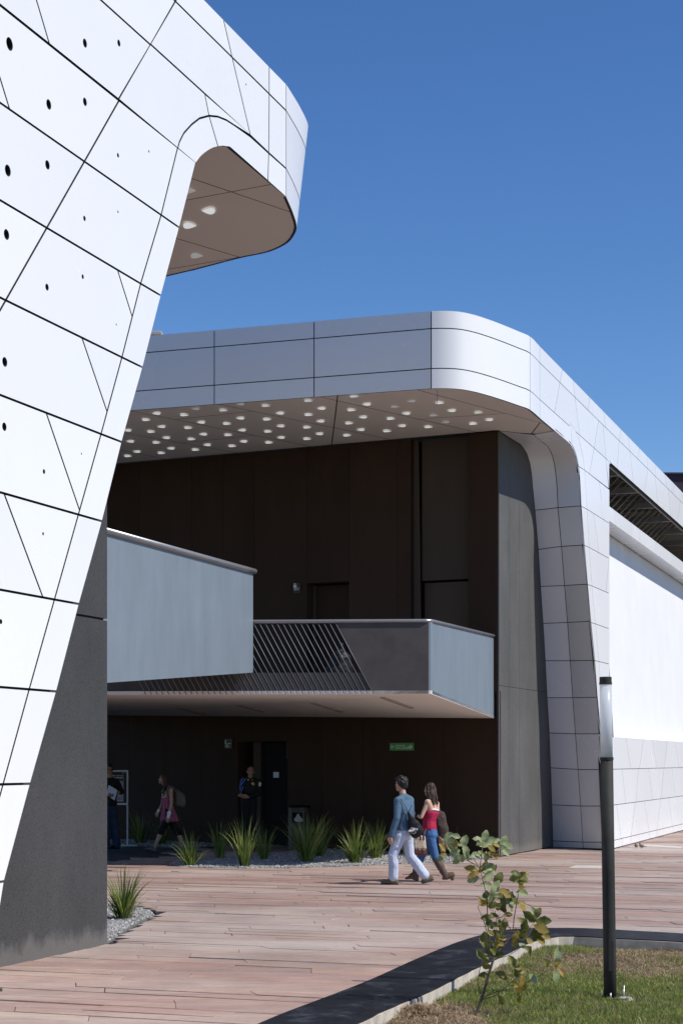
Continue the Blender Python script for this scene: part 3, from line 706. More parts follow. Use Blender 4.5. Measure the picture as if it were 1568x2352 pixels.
def PB(p):
    r = ray(*p); z = 5.0
    for _ in range(30): Y = (p2o(z)-(0.54+0.13*max(0, min(1, (7-z)/3))))/(r.x-0.3465); z = CH+r.z*Y
    return Vector((r.x*Y, Y, z))
PC = lambda p: on_plane(p[0], p[1], dw0, DWN)
leg = empty('canopy_leg', (0,0,0), parent=hall)
def loft(name, L, R, mat, parent, gap=0.0, back=0.0, smooth=True):
    L = [Vector(p) for p in L]; R = [Vector(p) for p in R]; n = len(L)
    if gap:
        L2 = [l.lerp(r, gap/(r-l).length) for l, r in zip(L, R)]; R2 = [r.lerp(l, gap/(r-l).length) for l, r in zip(L, R)]; L, R = L2, R2
        for q in (L, R):
            d = q[1]-q[0]; q[0] = q[0]+d.normalized()*min(gap, d.length*.4); d = q[-2]-q[-1]; q[-1] = q[-1]+d.normalized()*min(gap, d.length*.4)
    bdir = D*0.05+UP*0.02
    V = L+R+[p+bdir*(1 if not back else 1) for p in L]+[p+bdir for p in R]; Fc = []
    for i in range(n-1): Fc += [(i, i+1, n+i+1, n+i), (i, 2*n+i, 2*n+i+1, i+1), (n+i, n+i+1, 3*n+i+1, 3*n+i)]
    Fc += [(0, n, 3*n, 2*n), (n-1, 3*n-1, 4*n-1, 2*n-1)]
    bm = bmesh.new(); vs = [bm.verts.new(v) for v in V]
    for t in Fc: bm.faces.new([vs[i] for i in t])
    bmesh.ops.recalc_face_normals(bm, faces=bm.faces[:])
    bm.faces.ensure_lookup_table(); Fmain = {i for i, t in enumerate(Fc) if i < 3*(n-1) and i % 3 == 0}
    for i, fc in enumerate(bm.faces): fc.smooth = smooth; fc.material_index = 0 if (i in Fmain or name != 'panel') else 1
    for e in bm.edges:
        if len(e.link_faces) == 2 and e.calc_face_angle() > 0.6: e.smooth = False
    return bm_obj(name, bm, None, parent, mats=[mat, M['backing']])
for (pl, pr, Lt, Rt, Ll, Rl) in ((PB, PA, Bpx, Apx, Blow, Alow), (PC, PB, Cpx, Bpx, Clow, Blow)):
    lt = resample([pl(p) for p in Lt], 14); rt = resample([pr(p) for p in Rt], 14)
    for q in lt+rt: q.z = min(q.z, ZS+0.004)
    loft('panel', lt, rt, M['white'], leg, 0.008)
    ll = [pl(p) for p in Ll]; rl = [pr(p) for p in Rl]
    for i in range(len(ll)-1): loft('panel', ll[i:i+2], rl[i:i+2], M['white'], leg, 0.008)
    off = D*0.03+UP*0.03
    fr = loft('leg_frame', [p+off for p in lt+ll[1:]], [p+off for p in rt+rl[1:]], M['backing'], hall)

# ------------------------------------------------------------------ dark walls of the entrance
def wall_frame(p0, u, n):
    return (lambda s, z, o: Vector((p0.x, p0.y, 0))+u*s+UP*z+n*o)
def px_on(p0, u):
    def g(px):
        r = (px-CX)/F; return (p0.x-r*p0.y)/(r*u.y-u.x)
    return g
fdw = wall_frame(dw0, DWD, DWN); sdw = px_on(dw0, DWD)
def pz(px, py, p0, u):
    s = px_on(p0, u)(px); Y = p0.y+u.y*s; return CH+(HY-py)/F*Y
side_d = prism('side_wall_backing', [(0.02, -0.1), (8, -0.1), (8, ZS), (0.02, ZS)], lambda s, z, o: fdw(s, z, o-0.03), 0.02, M['backing'], hall, 0)
js = [0.0, sdw(1168.5), sdw(1192.5), sdw(1236.5), 5.2]; zj = 3.49
for a, b in zip(js[:-1], js[1:]):
    for z0, z1 in ((0.02, zj), (zj, ZS-.01)):
        prism('wall_board', [(a, z0), (b, z0), (b, z1), (a, z1)], fdw, 0.028, M['dark_side'], side_d, 0.008)
# upper back wall
bwb = Vector((bw1.x, bw1.y, 0)); fbw = wall_frame(bwb, BU, BN); sbw = px_on(bwb, BU)
ZF = 3.35
zd = pz(750, 1338, bwb, BU); za = pz(1020, 1332, bwb, BU)
up_b = prism('upper_wall_backing', [(0.45, ZF), (15, ZF), (15, ZS+.02), (0.45, ZS+.02)], lambda s, z, o: fbw(s, z, o-0.55), 0.1, M['backing'], hall, 0)
cols = [0.0, sbw(1075), None, sbw(943), sbw(912), sbw(801), sbw(705), sbw(583), sbw(512), sbw(440), sbw(320), sbw(240), 12.5]
bd = lambda n, a, b, z0, z1, m, o, par, t=0.03, gp=0.006: prism(n, [(a, z0), (b, z0), (b, z1), (a, z1)], lambda s, z, oo: fbw(s, z, oo+o), t, M[m], par, gp)
ZU = ZS-0.004
seq = [(0.0, sbw(1075)), (sbw(943), sbw(912)), (sbw(912), sbw(801)), (sbw(705), sbw(583)), (sbw(583), sbw(512)), (sbw(512), sbw(440)), (sbw(440), sbw(320)), (sbw(320), sbw(240)), (sbw(240), 12.5)]
for a, b in seq: bd('wall_board', a, b, ZF, ZU, 'brown', 0, up_b, 0.5 if 0.5 < a < sbw(580) else 0.05)
bd('wall_board', sbw(801), sbw(705), zd, ZU, 'brown', 0, up_b, 0.45)
dr = bd('door', sbw(797), sbw(712), ZF, zd-0.03, 'brown', -0.32, hall, 0.05)
bd('door_jamb', sbw(712), sbw(705), ZF, zd-0.02, 'alcove', -0.28, hall, 0.04)
tube('door_handle', [fbw(sbw(771), 4.15, -0.31), fbw(sbw(771), 4.15, -0.24), fbw(sbw(765), 4.15, -0.24)], 0.016, M['metal'], dr, 8)
bd('alcove_board', sbw(1075), sbw(960), za+0.02, ZU, 'alcove', -0.20, up_b, 0.05)
bd('alcove_door', sbw(1075), sbw(963), ZF, za-0.02, 'alcove', -0.27, up_b, 0.05)
prism('alcove_reveal', [(sbw(963), ZF), (sbw(943)-.01, ZF), (sbw(943)-.01, ZU), (sbw(955), ZU)], lambda s, z, o: fbw(s, z, o-0.12), 0.04, M['alcove'], up_b, 0.004)
# lower back wall, set further back
lw0 = Vector((3.12, 35.42, 0)); LU = Vector((-9.1, 8.6, 0)).normalized(); LN = Vector((-LU.y, LU.x, 0)); LN = LN if LN.y < 0 else -LN
flw = wall_frame(lw0, LU, LN); slw = px_on(lw0, LU)
low_b = prism('lower_wall_backing', [(0.9, -0.05), (16, -0.05), (16, 3.4), (0.9, 3.4)], lambda s, z, o: flw(s, z, o-0.6), 0.1, M['backing'], hall, 0)
ld = lambda n, a, b, z0, z1, m, o, par, t=0.03, gp=0.006: prism(n, [(a, z0), (b, z0), (b, z1), (a, z1)], lambda s, z, oo: flw(s, z, oo+o), t, M[m], par, gp)
zld = pz(600, 1704, lw0, LU)
for a, b in [(-0.115, slw(1018)), (slw(1018), slw(833)), (slw(833), slw(740)), (slw(740), slw(660)), (slw(546), slw(462)), (slw(462), slw(380)), (slw(380), slw(295)), (slw(295), 14)]:
    ld('wall_board', a, b, 0.02, 3.38, 'brown', 0, low_b, 0.5 if a > 3 and a < 8 else 0.05)
ld('wall_board', slw(660), slw(546), zld, 3.38, 'brown', 0, low_b, 0.4)
ld('door_side_panel', slw(584), slw(567), 0.02, zld-0.01, 'alcove', -0.2, low_b, 0.05)
ldoor = ld('door', slw(642), slw(586), 0.02, zld-0.02, 'black', -0.28, hall, 0.05)
ld('door_side_panel', slw(659), slw(643), pz(650,1744,lw0,LU), zld-0.01, 'alcove', -0.2, low_b, 0.05)
nt_ = ld('notice', slw(620.5), slw(608), pz(614,1787,lw0,LU), pz(614,1774,lw0,LU), 'paper' if 'paper' in M else 'white_wall', -0.275, None, 0.004, 0)
tag(nt_, 'small white paper notice taped to the black door behind the guard', 'notice')

# ------------------------------------------------------------------ balcony
balc = empty('balcony', (0,0,0), parent=hall)
bc = at(990, 1426, 31.5); BZ = bc.z; BB = at(990, 1594, 31.5).z
bend = at(1135, 1468, 35.4); bendb = at(1135, 1650, 35.4).z
FU = Vector((-1, 0.06, 0)).normalized()
bcx = Vector((bc.x, bc.y, 0)); bex = Vector((bend.x, bend.y, 0)); SDv = (bex-bcx); SL_ = SDv.length; SDu = SDv.normalized(); SDn = Vector((SDu.y, -SDu.x, 0))
def fsd(s, z, o): return bcx+SDu*s+UP*z+SDn*o
prism('side_panel', [(0.05, BB), (SL_, bendb), (SL_, BZ-0.02), (0.05, BZ-0.02)], fsd, 0.05, M['steel'], balc, 0)
FN = Vector((FU.y, -FU.x, 0)); FN = FN if FN.y < 0 else -FN
def ffr(s, z, o): return bcx+FU*s+UP*z+FN*o
sfr = px_on(bcx, FU)
s770, s857 = sfr(770), sfr(857)
prism('front_panel', [(0.05, BB), (s857, BB), (s770, BZ-0.02), (0.05, BZ-0.02)], ffr, 0.05, M['steel_dark'], balc, 0)
# rounded corner
cc = bcx+SDu*0.05+FU*0.05
arcp = []
for k in range(7):
    t = k/6; a = bcx+FU*0.05; b_ = bcx+SDu*0.05; c_ = bcx
    arcp.append(a*(1-t)**2+c_*2*t*(1-t)+b_*t*t)
curve_strip('corner_post', [(p.x, p.y) for p in arcp], BB, BZ-0.02, 0.04, M['steel'], balc, 0, -1)
LE = sfr(150)
zbt = CH+204/F*31.62
prism('kerb_band', [(s857-0.35*0, BB), (LE, BB), (LE, zbt), (s857+0.19, zbt)], lambda s, z, o: ffr(s, z, o-0.03), 0.06, M['steel_dark'], balc, 0)
tube('handrail', [ffr(LE, BZ, 0), ffr(3.0, BZ, 0), ffr(0.12, BZ, 0), ffr(0.03, BZ, 0)+SDu*.03, fsd(0.12, BZ, 0), fsd(SL_, BZ, 0)], 0.033, M['rail'], balc, 10)
prism('slab', [tuple((bcx+FU*0.06+SDu*0.08)[:2]), tuple((bex)[:2]), tuple((bex+LU*6-SDu*.0)[:2]), tuple(ffr(LE, 0, -8)[:2]), tuple(ffr(LE, 0, -.1)[:2])], lambda x, y, o: Vector((x, y, 3.42+o)), 0.15, M['rawconc'], balc, 0.02)
bv, bf = tube_geo([Vector((0,0,0)), Vector((0,0,1))], 0.008, 6)
dtop = ffr(s770, BZ-0.03, 0.012); dbot = ffr(s857, BB+.0, 0.012); dv = dbot-dtop
bar_me = None
V, Fc = tube_geo([Vector((0,0,0)), dv], 0.0075, 6)
k = 0; s = s770
while s < LE-0.8:
    if bar_me is None:
        o = mesh('bar', V, Fc, M['bar'], balc, True); bar_me = o.data
    else:
        o = bpy.data.objects.new('bar', bar_me); col.objects.link(o); setparent(o, balc)
    o.location = ffr(s, BZ-0.03, 0.012); s += 0.1065; k += 1
M['slot'] = plain('lamp_slot_trim', (0.42,0.37,0.33), 0.6)
# sloped soffit under the balcony with slim lamp slots
bl = lw0+LU*13.2
sv = [bcx+UP*BB+FU*.0, bex+UP*bendb, Vector((bl.x, bl.y, 3.13)), ffr(LE+3.2, BB, 0)]
sfo = mesh('soffit', [v+UP*-0.002 for v in sv]+[v+UP*0.06 for v in sv], [(0,1,2,3),(4,7,6,5),(0,4,5,1),(1,5,6,2),(2,6,7,3),(3,7,4,0)], M['plaster'], balc)
def on_soffit(px, py):
    a, b_, c_ = sv[0], sv[1], sv[2]; n = (b_-a).cross(c_-a); return on_plane(px, py, a-UP*0.002, n)
for a, b_ in [((386,1620),(467,1640)), ((527,1613),(602,1633)), ((717,1613),(783,1634)), ((878,1601),(945,1625))]:
    A, B_ = on_soffit(*a), on_soffit(*b_); u = (B_-A).normalized(); w = u.cross(UP).normalized(); n = w.cross(u)
    box('slot_lamp', (A+B_)/2-UP*0.012, ((B_-A).length, 0.10, 0.03), M['slot'], balc, ax=u, ay=w, az=n)
# footbridge with solid steel parapet coming from the wing
fb1 = at(581, 1312, 31.62); BZT = fb1.z
fbx = Vector((fb1.x, fb1.y, 0))
bridge = empty('footbridge', (0,0,0), parent=hall)
def fbr(s, z, o): return fbx-D*s+UP*z+N*o
sbr = px_on(fbx, -D)
sl = sbr(200)
zl_b = CH+(HY-1568)/F*(fbx.y-D.y*sbr(255)); zr_b = CH+(HY-1545)/F*fbx.y
zll = zr_b+(zl_b-zr_b)*sl/sbr(255)
prism('parapet', [(0, zr_b), (0, BZT-0.03), (sl, BZT-0.03), (sl, zll)], fbr, 0.05, M['steel'], bridge, 0)
tube('handrail', [fbr(-0.06, BZT, 0.01), fbr(0.3, BZT, 0.01), fbr(sl, BZT, 0.01)], 0.05, M['rail'], bridge, 12)
prism('deck', [(0.02, zr_b+0.02), (0.02, zr_b+0.22), (sl, zll+0.22), (sl, zll+0.02)], lambda s, z, o: fbr(s, z, o-0.06), 1.5, M['steel_dark'], bridge, 0)
prism('parapet', [(0, zr_b), (0, BZT-0.03), (sl, BZT-0.03), (sl, zll)], lambda s, z, o: fbr(s, z, o-1.6), 0.05, M['steel'], bridge, 0)

# ------------------------------------------------------------------ buildings behind
pb = empty('purple_building', (22, 82, 0), 'dark purple building showing above the roofline of the white side wall', 'building')
box('wall', (27.5, 84, 7.32), (28, 14, 14.64), M['purple'], pb)
box('roof_coping', (27.5, 84, 14.68), (28.2, 14.2, 0.08), M['purple'], pb)
rb = empty('rooftop_block', (-5.6, 41.5, ZT), 'small bare concrete block standing on the canopy roof beside the slanted wing', 'roof block')
box('wall', (-5.55, 41.6, 10.9), (2.6, 3.0, 1.68), M['rawconc'], rb, bev=0.03)
box('cap', (-5.5, 41.6, 11.80), (2.75, 3.2, 0.10), M['rawconc'], rb, bev=0.02)

# ------------------------------------------------------------------ paving, kerb, lawn
outer_px = [(500,2395),(627,2337),(749,2290.5),(851,2250.5),(947,2207),(1046,2166),(1117,2145),(1170,2135),(1240,2132),(1317,2132),(1383,2134),(1466,2139),(1568,2144.5),(1700,2153),(1900,2170)]
inner_px = [(650,2430),(722,2395),(822,2351),(896,2314.6),(979,2281),(1069,2236),(1101,2220),(1150,2198),(1183,2182),(1225,2162),(1280,2151),(1317,2150),(1383,2154),(1484,2159),(1568,2163),(1700,2173),(1900,2190)]
KZ = 0.045
outer = [tuple(on_z(x, y, KZ)[:2]) for x, y in outer_px]; inner = [tuple(on_z(x, y, KZ)[:2]) for x, y in inner_px]
lawn_poly = inner+[(9.0, 9.0), (-1.2, 9.0)]
kerb_poly = outer+[(9.2, 8.8), (-1.6, 8.8)]
kerb = empty('kerb', (inner[8][0], inner[8][1], 0)); tag(kerb, 'curved kerb with broad polished black coping between the paving and the lawn', kind='structure')
no, ni = resample([(x, y, 0) for x, y in smooth_plan(outer, 3)], 60), resample([(x, y, 0) for x, y in smooth_plan(inner, 3)], 60)
V = []; Fc = []
for i in range(60):
    e = 0.006*math.sin(i*2.1)+0.005*random.uniform(-1, 1)
    V += [no[i]+UP*-0.05, no[i]+UP*KZ, ni[i]+UP*KZ+Vector((e, e, 0)), ni[i]+UP*(KZ-0.035)+Vector((e, e, 0))]
for i in range(59):
    a, b = i*4, i*4+4; Fc += [(a, b, b+1, a+1), (a+1, b+1, b+2, a+2), (a+2, b+2, b+3, a+3)]
mesh('coping', V, Fc, M['coping'], kerb)
V = []; Fc = []
for i in range(60):
    dirn = (no[i]-ni[i]).normalized()
    V += [ni[i]+UP*(KZ-0.012)+dirn*-0.016*random.uniform(.5, 1.5), ni[i]-dirn*0.02+UP*(-0.30), ni[i]+UP*(KZ-0.010)+dirn*0.05, ni[i]+UP*-.3+dirn*.08]
for i in range(59):
    a, b = i*4, i*4+4; Fc += [(a, b, b+1, a+1), (a, a+2, b+2, b)]
mesh('concrete_edge', V, Fc, M['concrete_edge'], kerb)
# gravel beds
bed1 = [tuple(on_z(x, y)[:2]) for x, y in [(236,2172),(262,2152),(290,2131),(320,2115),(352,2102),(345,2094),(318,2086),(280,2080),(235,2078)]]
bed2 = [tuple(on_z(x, y)[:2]) for x, y in [(380,1986),(425,1991),(520,1995),(620,1994),(745,1992),(880,1985),(1000,1982),(1080,1975),(1146,1967),(1146,1962),(1085,1955),(860,1948),(700,1948),(640,1962),(480,1972),(410,1978)]]
bed3 = [tuple(on_z(x, y)[:2]) for x, y in [(285,1944),(350,1943),(420,1946),(520,1942),(600,1938),(600,1932),(480,1928),(330,1926),(240,1930)]]
beds = [bed1, bed2, bed3]
# red stone planks
paving = empty('paving', (0, 25, 0)); tag(paving, 'courtyard floor of long red and grey stone planks', kind='structure')
av = -E; av = Vector((N.x, N.y)); bv2 = Vector((D.x, D.y))      # along the course, across the courses
base = mesh('bedding', [(-200,-60,-0.04),(200,-60,-0.04),(200,260,-0.04),(-200,260,-0.04)], [(0,1,2,3)], M['mortar'], paving)
# the bedding sheet is opened where the lawn lies
base.data.clear_geometry()
hole = [Vector((x, y, 0)) for x, y in ccw([(p.x, p.y) for p in no]+[(9.2, 8.8), (-1.6, 8.8)])]
outr = [Vector(p) for p in ((-200,-60,0),(200,-60,0),(200,260,0),(-200,260,0))]
tr = tessellate_polygon([outr, hole[::-1]])
base.data.from_pydata([(v.x, v.y, -0.04) for v in outr+hole[::-1]], [], [tuple(t) for t in tr]); base.data.update()
rs = random.Random(21)
stones = []
b = 3.0
def blocked(x, y):
    if inside((x, y), kerb_mid): return True
    return any(inside((x, y), q) for q in beds)
kerb_mid = [((a.x*0.65+c.x*0.35), (a.y*0.65+c.y*0.35)) for a, c in zip(no, ni)]+[(9.1, 8.9), (-1.4, 8.9)]
rowi = 0
while b < 62:
    w = rs.choice([0.19, 0.22, 0.25, 0.28, 0.31, 0.36])
    bm_ = b+w/2; a = -16.0+rs.uniform(0, 2); sk0 = rs.choice([0.13, 0.13, 0.16, 0.1, -0.05])
    while a < 24:
        L = rs.choice([0.9, 1.3, 1.7, 2.2, 2.6, 3.2])*rs.uniform(.85, 1.1); sk1 = rs.choice([0.13, 0.13, 0.16, 0.1, -0.06])
        # visible or nearly visible only
        c = av*(a+L/2)+bv2*bm_
        px = CX+F*c.x/max(c.y, 1); py = HY+F*CH/max(c.y, .1)
        if c.y > 9 and -260 < px < 1850 and py < 2600:
            runs = []; cur = None; step = 0.12; t = 0.0
            while t <= L+1e-6:
                bad = False
                for bb in (b+.03, bm_, b+w-.03):
                    q = av*(a+t)+bv2*bb
                    if blocked(q.x, q.y): bad = True; break
                if not bad:
                    if cur is None: cur = t
                    e = t
                elif cur is not None: runs.append((cur, e)); cur = None
                t += step
            if cur is not None: runs.append((cur, L))
            for r0, r1 in runs:
                if r1-r0 > 0.15: stones.append((a+r0, a+r1, b, b+w, sk0 if r0 == 0 else rs.uniform(-.1,.1), sk1 if r1 == L else rs.uniform(-.1,.1)))
        a += L; sk0 = sk1
    b += w
def stone_geo(st):
    a0, a1, b0, b1, s0_, s1_ = st; g = rs.choice([.001, .0015, .002, .0025, .003, .006]); h = rs.uniform(-0.0045, 0.0045); tl = rs.uniform(-.003, .003)
    w = b1-b0; m = (a1-a0)*0.5
    top = [(a0+g+s0_*0.5, b0+g), (a0+m, b0+g+rs.uniform(-.003,.008)), (a1-g+s1_*0.5, b0+g), (a1-g-s1_*0.5, b1-g), (a0+m, b1-g-rs.uniform(-.003,.008)), (a0+g-s0_*0.5, b1-g)]
    V = []
    for k, (x, y) in enumerate(top):
        q = av*x+bv2*y; V.append(Vector((q.x, q.y, h+tl*(1 if k < 3 else -1))))
    n = 6
    mid = [(sum((V[i].x for i in range(6)))/6), (sum((V[i].y for i in range(6)))/6)]
    V2 = [Vector((v.x+(mid[0]-v.x)*0.004, v.y+(mid[1]-v.y)*0.012, v.z)) for v in V]
    V3 = [Vector((v.x, v.y, v.z-0.004)) for v in V]
    V4 = [Vector((v.x, v.y, -0.038)) for v in V]
    Vt = V2+V3+V4; Fc = [tuple(range(6))]
    for r in range(2):
        for i in range(6): j = (i+1) % 6; Fc.append((r*6+i, (r+1)*6+i, (r+1)*6+j, r*6+j))
    return Vt, Fc
def vis_area(st):
    c = av*((st[0]+st[1])/2)+bv2*((st[2]+st[3])/2)
    px = CX+F*c.x/c.y; py = HY+F*CH/c.y
    if not (-60 < px < 1630 and py < 2380): return 0
    e1 = av*st[0]+bv2*st[2]; x0 = CX+F*e1.x/e1.y; e2 = av*st[1]+bv2*st[2]; x1 = CX+F*e2.x/e2.y
    span = max(0, min(x1, 1568)-max(x0, 0 if py > 2200 else 250))
    return span*(st[3]-st[2])/c.y**2
stones.sort(key=lambda s_: -vis_area(s_))
rest = Geo()
for i, st in enumerate(stones):
    Vt, Fc = stone_geo(st)
    if i < 300 and vis_area(st) > 0: mesh('stone_plank', Vt, Fc, M['paver'], paving)
    else: rest.add(Vt, Fc)
tag(rest.build('stone_planks', M['paver'], paving), kind='stuff')
print('stones', len(stones))
for pts in ([(1305,1994),(1322,1988),(1392,1989),(1375,1995)], [(1474,1943.5),(1482,1940.5),(1570,1945),(1560,1948.5)]):
    q = [on_z(x, y, 0.006) for x, y in pts]
    mesh('pale_slab', [v for v in q]+[Vector((v.x, v.y, -0.03)) for v in q], [(0,1,2,3),(0,4,5,1),(1,5,6,2),(2,6,7,3),(3,7,4,0)], M['pale_stone'], paving)
# gravel
oct_v = [(1,0,0),(-1,0,0),(0,1,0),(0,-1,0),(0,0,1),(0,0,-1)]
oct_f = [(0,2,4),(2,1,4),(1,3,4),(3,0,4),(2,0,5),(1,2,5),(3,1,5),(0,3,5)]
def fast_mesh(name, V, Ff, mat, parent=None, smooth=False):
    me = bpy.data.meshes.new(name); V = np.asarray(V, dtype=np.float32); Ff = np.asarray(Ff, dtype=np.int32); k = Ff.shape[1]
    me.vertices.add(len(V)); me.vertices.foreach_set('co', V.ravel())
    me.loops.add(Ff.size); me.loops.foreach_set('vertex_index', Ff.ravel())
    me.polygons.add(len(Ff)); me.polygons.foreach_set('loop_start', np.arange(0, Ff.size, k, dtype=np.int32))
    me.polygons.foreach_set('use_smooth', np.full(len(Ff), smooth))
    me.materials.append(mat); me.update(calc_edges=True); me.validate()
    o = bpy.data.objects.new(name, me); col.objects.link(o); setparent(o, parent); return o
def scatter_in(poly, n):
    P = np.array(poly); lo, hi = P.min(0), P.max(0); out = []
    while len(out) < n:
        q = lo+rng.random((n*2, 2))*(hi-lo)
        out += [tuple(p) for p in q if inside(p, poly)]
    return np.array(out[:n])
def pebbles(name, poly, n, r0, r1, label):
    bed = prism(name, poly, lambda x, y, o: Vector((x, y, -0.012+o)), 0.02, M['gravel_bed'], None, -0.06); tag(bed, label, 'gravel', kind='stuff')
    P = scatter_in(poly, n); ov = np.array(oct_v); q = rng.normal(size=(n, 4)); q /= np.linalg.norm(q, axis=1)[:, None]
    w, x, y, z = q.T
    R = np.stack([np.stack([1-2*(y*y+z*z), 2*(x*y-z*w), 2*(x*z+y*w)], -1), np.stack([2*(x*y+z*w), 1-2*(x*x+z*z), 2*(y*z-x*w)], -1), np.stack([2*(x*z-y*w), 2*(y*z+x*w), 1-2*(x*x+y*y)], -1)], -2)
    sc_ = rng.uniform(r0, r1, (n, 1, 1))*rng.uniform(.6, 1.2, (n, 1, 3))
    V = np.einsum('nij,nkj->nki', R, ov[None]*sc_); V[:, :, :2] += P[:, None, :]; V[:, :, 2] += rng.uniform(-.010, 0.006, (n, 1))
    Fc = (np.array(oct_f)[None]+6*np.arange(n)[:, None, None]).reshape(-1, 3)
    p_ = fast_mesh('pebbles', V.reshape(-1, 3), Fc, M['gravel'], bed); tag(p_, kind='stuff'); return bed
pebbles('gravel', bed1, 6500, 0.010, 0.022, 'pale grey gravel beside the foot of the concrete wall')
pebbles('gravel', bed2, 26000, 0.012, 0.026, 'pale grey gravel strip in front of the dark entrance wall')
pebbles('gravel', bed3, 5000, 0.014, 0.028, 'shaded gravel patch behind the walking woman with the backpack')
# lawn
LZ = -0.06
def lawn_h(x, y):
    d = noise.noise((x*0.9, y*0.9, 3.1))*0.035+noise.noise((x*2.7, y*2.7, 9.0))*0.018
    return LZ+d
gx = np.arange(-1.0, 6.6, 0.09); gy = np.arange(9.5, 20.2, 0.09); V = []; idx = {}; Fc = []
big = inset(lawn_poly, -0.06)
for i, x in enumerate(gx):
    for j, y in enumerate(gy):
        if inside((x, y), big): idx[i, j] = len(V); V.append((x, y, lawn_h(x, y)))
for (i, j) in idx:
    if all(k in idx for k in ((i+1, j), (i, j+1), (i+1, j+1))): Fc.append((idx[i, j], idx[i+1, j], idx[i+1, j+1], idx[i, j+1]))
lawn = mesh('lawn', V, Fc, M['soil'], None, True); tag(lawn, 'patchy green and straw coloured lawn inside the curved kerb', kind='structure')
under = mesh('lawn_edge_soil', [(x, y, LZ-0.06) for x, y in lawn_poly], [tuple(range(len(lawn_poly)))], M['soil'], lawn)
vis_lawn = [p for p in inner[1:15]]+[(4.6, 17.5), (3.3, 11.6), (-0.6, 11.6)]
def dryness(x, y):
    d = noise.noise((x*0.75+5, y*0.5, 1.0))*0.9+noise.noise((x*2.6, y*1.9, 4.0))*0.55
    for px_, py_, r, a in ((960,2335,0.55,1.2), (1010,2345,.4,.8), (1450,2185,1.3,0.75), (1500,2205,1.0,.5), (1330,2235,.8,.55), (1180,2250,.5,.5), (1330,2290,.7,.4), (1230,2330,.5,.4)):
        q = on_z(px_, py_, LZ); d += a*math.exp(-((x-q.x)**2+((y-q.y)*.7)**2)/r**2)
    for px_, py_, r, a in ((1480,2300,1.2,.7), (1250,2180,.6,.8), (1350,2340,.9,.6), (1100,2310,.6,.4)):
        q = on_z(px_, py_, LZ); d -= a*math.exp(-((x-q.x)**2+((y-q.y)*.6)**2)/r**2)
    return d
def blades(name, n, mat, test, hmin, hmax, wid, flat):
    P = scatter_in(vis_lawn, n); keep = np.array([test(dryness(x, y)+random.gauss(0, .28)) for x, y in P]); P = P[keep]; n = len(P)
    Z = np.array([lawn_h(x, y) for x, y in P]); a = rng.uniform(0, 2*np.pi, n); h = rng.uniform(hmin, hmax, n); ln = rng.uniform(*flat, n)*h; la = rng.uniform(0, 2*np.pi, n)
    w = wid*rng.uniform(.6, 1.4, n); dx, dy = np.cos(a)*w, np.sin(a)*w; lx, ly = np.cos(la)*ln, np.sin(la)*ln
    zr = rng.uniform(0, 0.012, n)
    v0 = np.stack([P[:, 0]-dx, P[:, 1]-dy, Z-.004+zr], 1); v1 = np.stack([P[:, 0]+dx, P[:, 1]+dy, Z-.004+zr], 1)
    v2 = np.stack([P[:, 0]+lx*.45+dx*.8, P[:, 1]+ly*.45+dy*.8, Z+h*.65+zr], 1); v3 = np.stack([P[:, 0]+lx*.45-dx*.8, P[:, 1]+ly*.45-dy*.8, Z+h*.65+zr], 1)
    v4 = np.stack([P[:, 0]+lx, P[:, 1]+ly, Z+h*rng.uniform(.7, 1.0, n)+zr], 1)
    V = np.stack([v0, v1, v2, v3, v4], 1).reshape(-1, 3); b = 5*np.arange(n)[:, None]
    Fc = np.concatenate([b+np.array([[0, 1, 2]]), b+np.array([[0, 2, 3]]), b+np.array([[3, 2, 4]])], 0)
    return fast_mesh(name, V, Fc, mat)
tag(blades('lawn_grass', 90000, M['lawn_green'], lambda d: d < 0.42, 0.018, 0.045, 0.0022, (.4, 1.3)), 'short green grass of the lawn', 'grass', kind='stuff')
tag(blades('dry_thatch', 70000, M['lawn_dry'], lambda d: d > 0.10, 0.008, 0.026, 0.0024, (1.0, 4.5)), 'straw brown dry grass lying on the lawn', 'dry grass', kind='stuff')
hp = on_z(962, 2336, LZ)
n = 2600; V = []; Fc = []
for i in range(n):
    r = abs(random.gauss(0, .22)); a = random.uniform(0, 6.28); x, y = hp.x+r*math.cos(a)*1.1, hp.y+r*math.sin(a)*.9
    if not inside((x, y), lawn_poly): continue
    z = lawn_h(x, y)+max(0, 0.085*math.exp(-(r/.22)**2))*random.uniform(.3, 1.1); t = random.uniform(0, 6.28); l = random.uniform(.03, .09); w = 0.0022
    dx, dy = math.cos(t), math.sin(t); bnd = random.uniform(-.02, .03); q = len(V)
    V += [(x-dy*w, y+dx*w, z), (x+dy*w, y-dx*w, z), (x+dx*l*.5+dy*w, y+dy*l*.5-dx*w, z+bnd), (x+dx*l*.5-dy*w, y+dy*l*.5+dx*w, z+bnd), (x+dx*l, y+dy*l, z+bnd*.2)]
    Fc += [(q, q+1, q+2), (q, q+2, q+3), (q+3, q+2, q+4)]
tag(fast_mesh('dry_grass_heap', V, Fc, M['lawn_dry']), 'tangled heap of dead straw lying against the kerb edge', 'dry grass', kind='stuff')

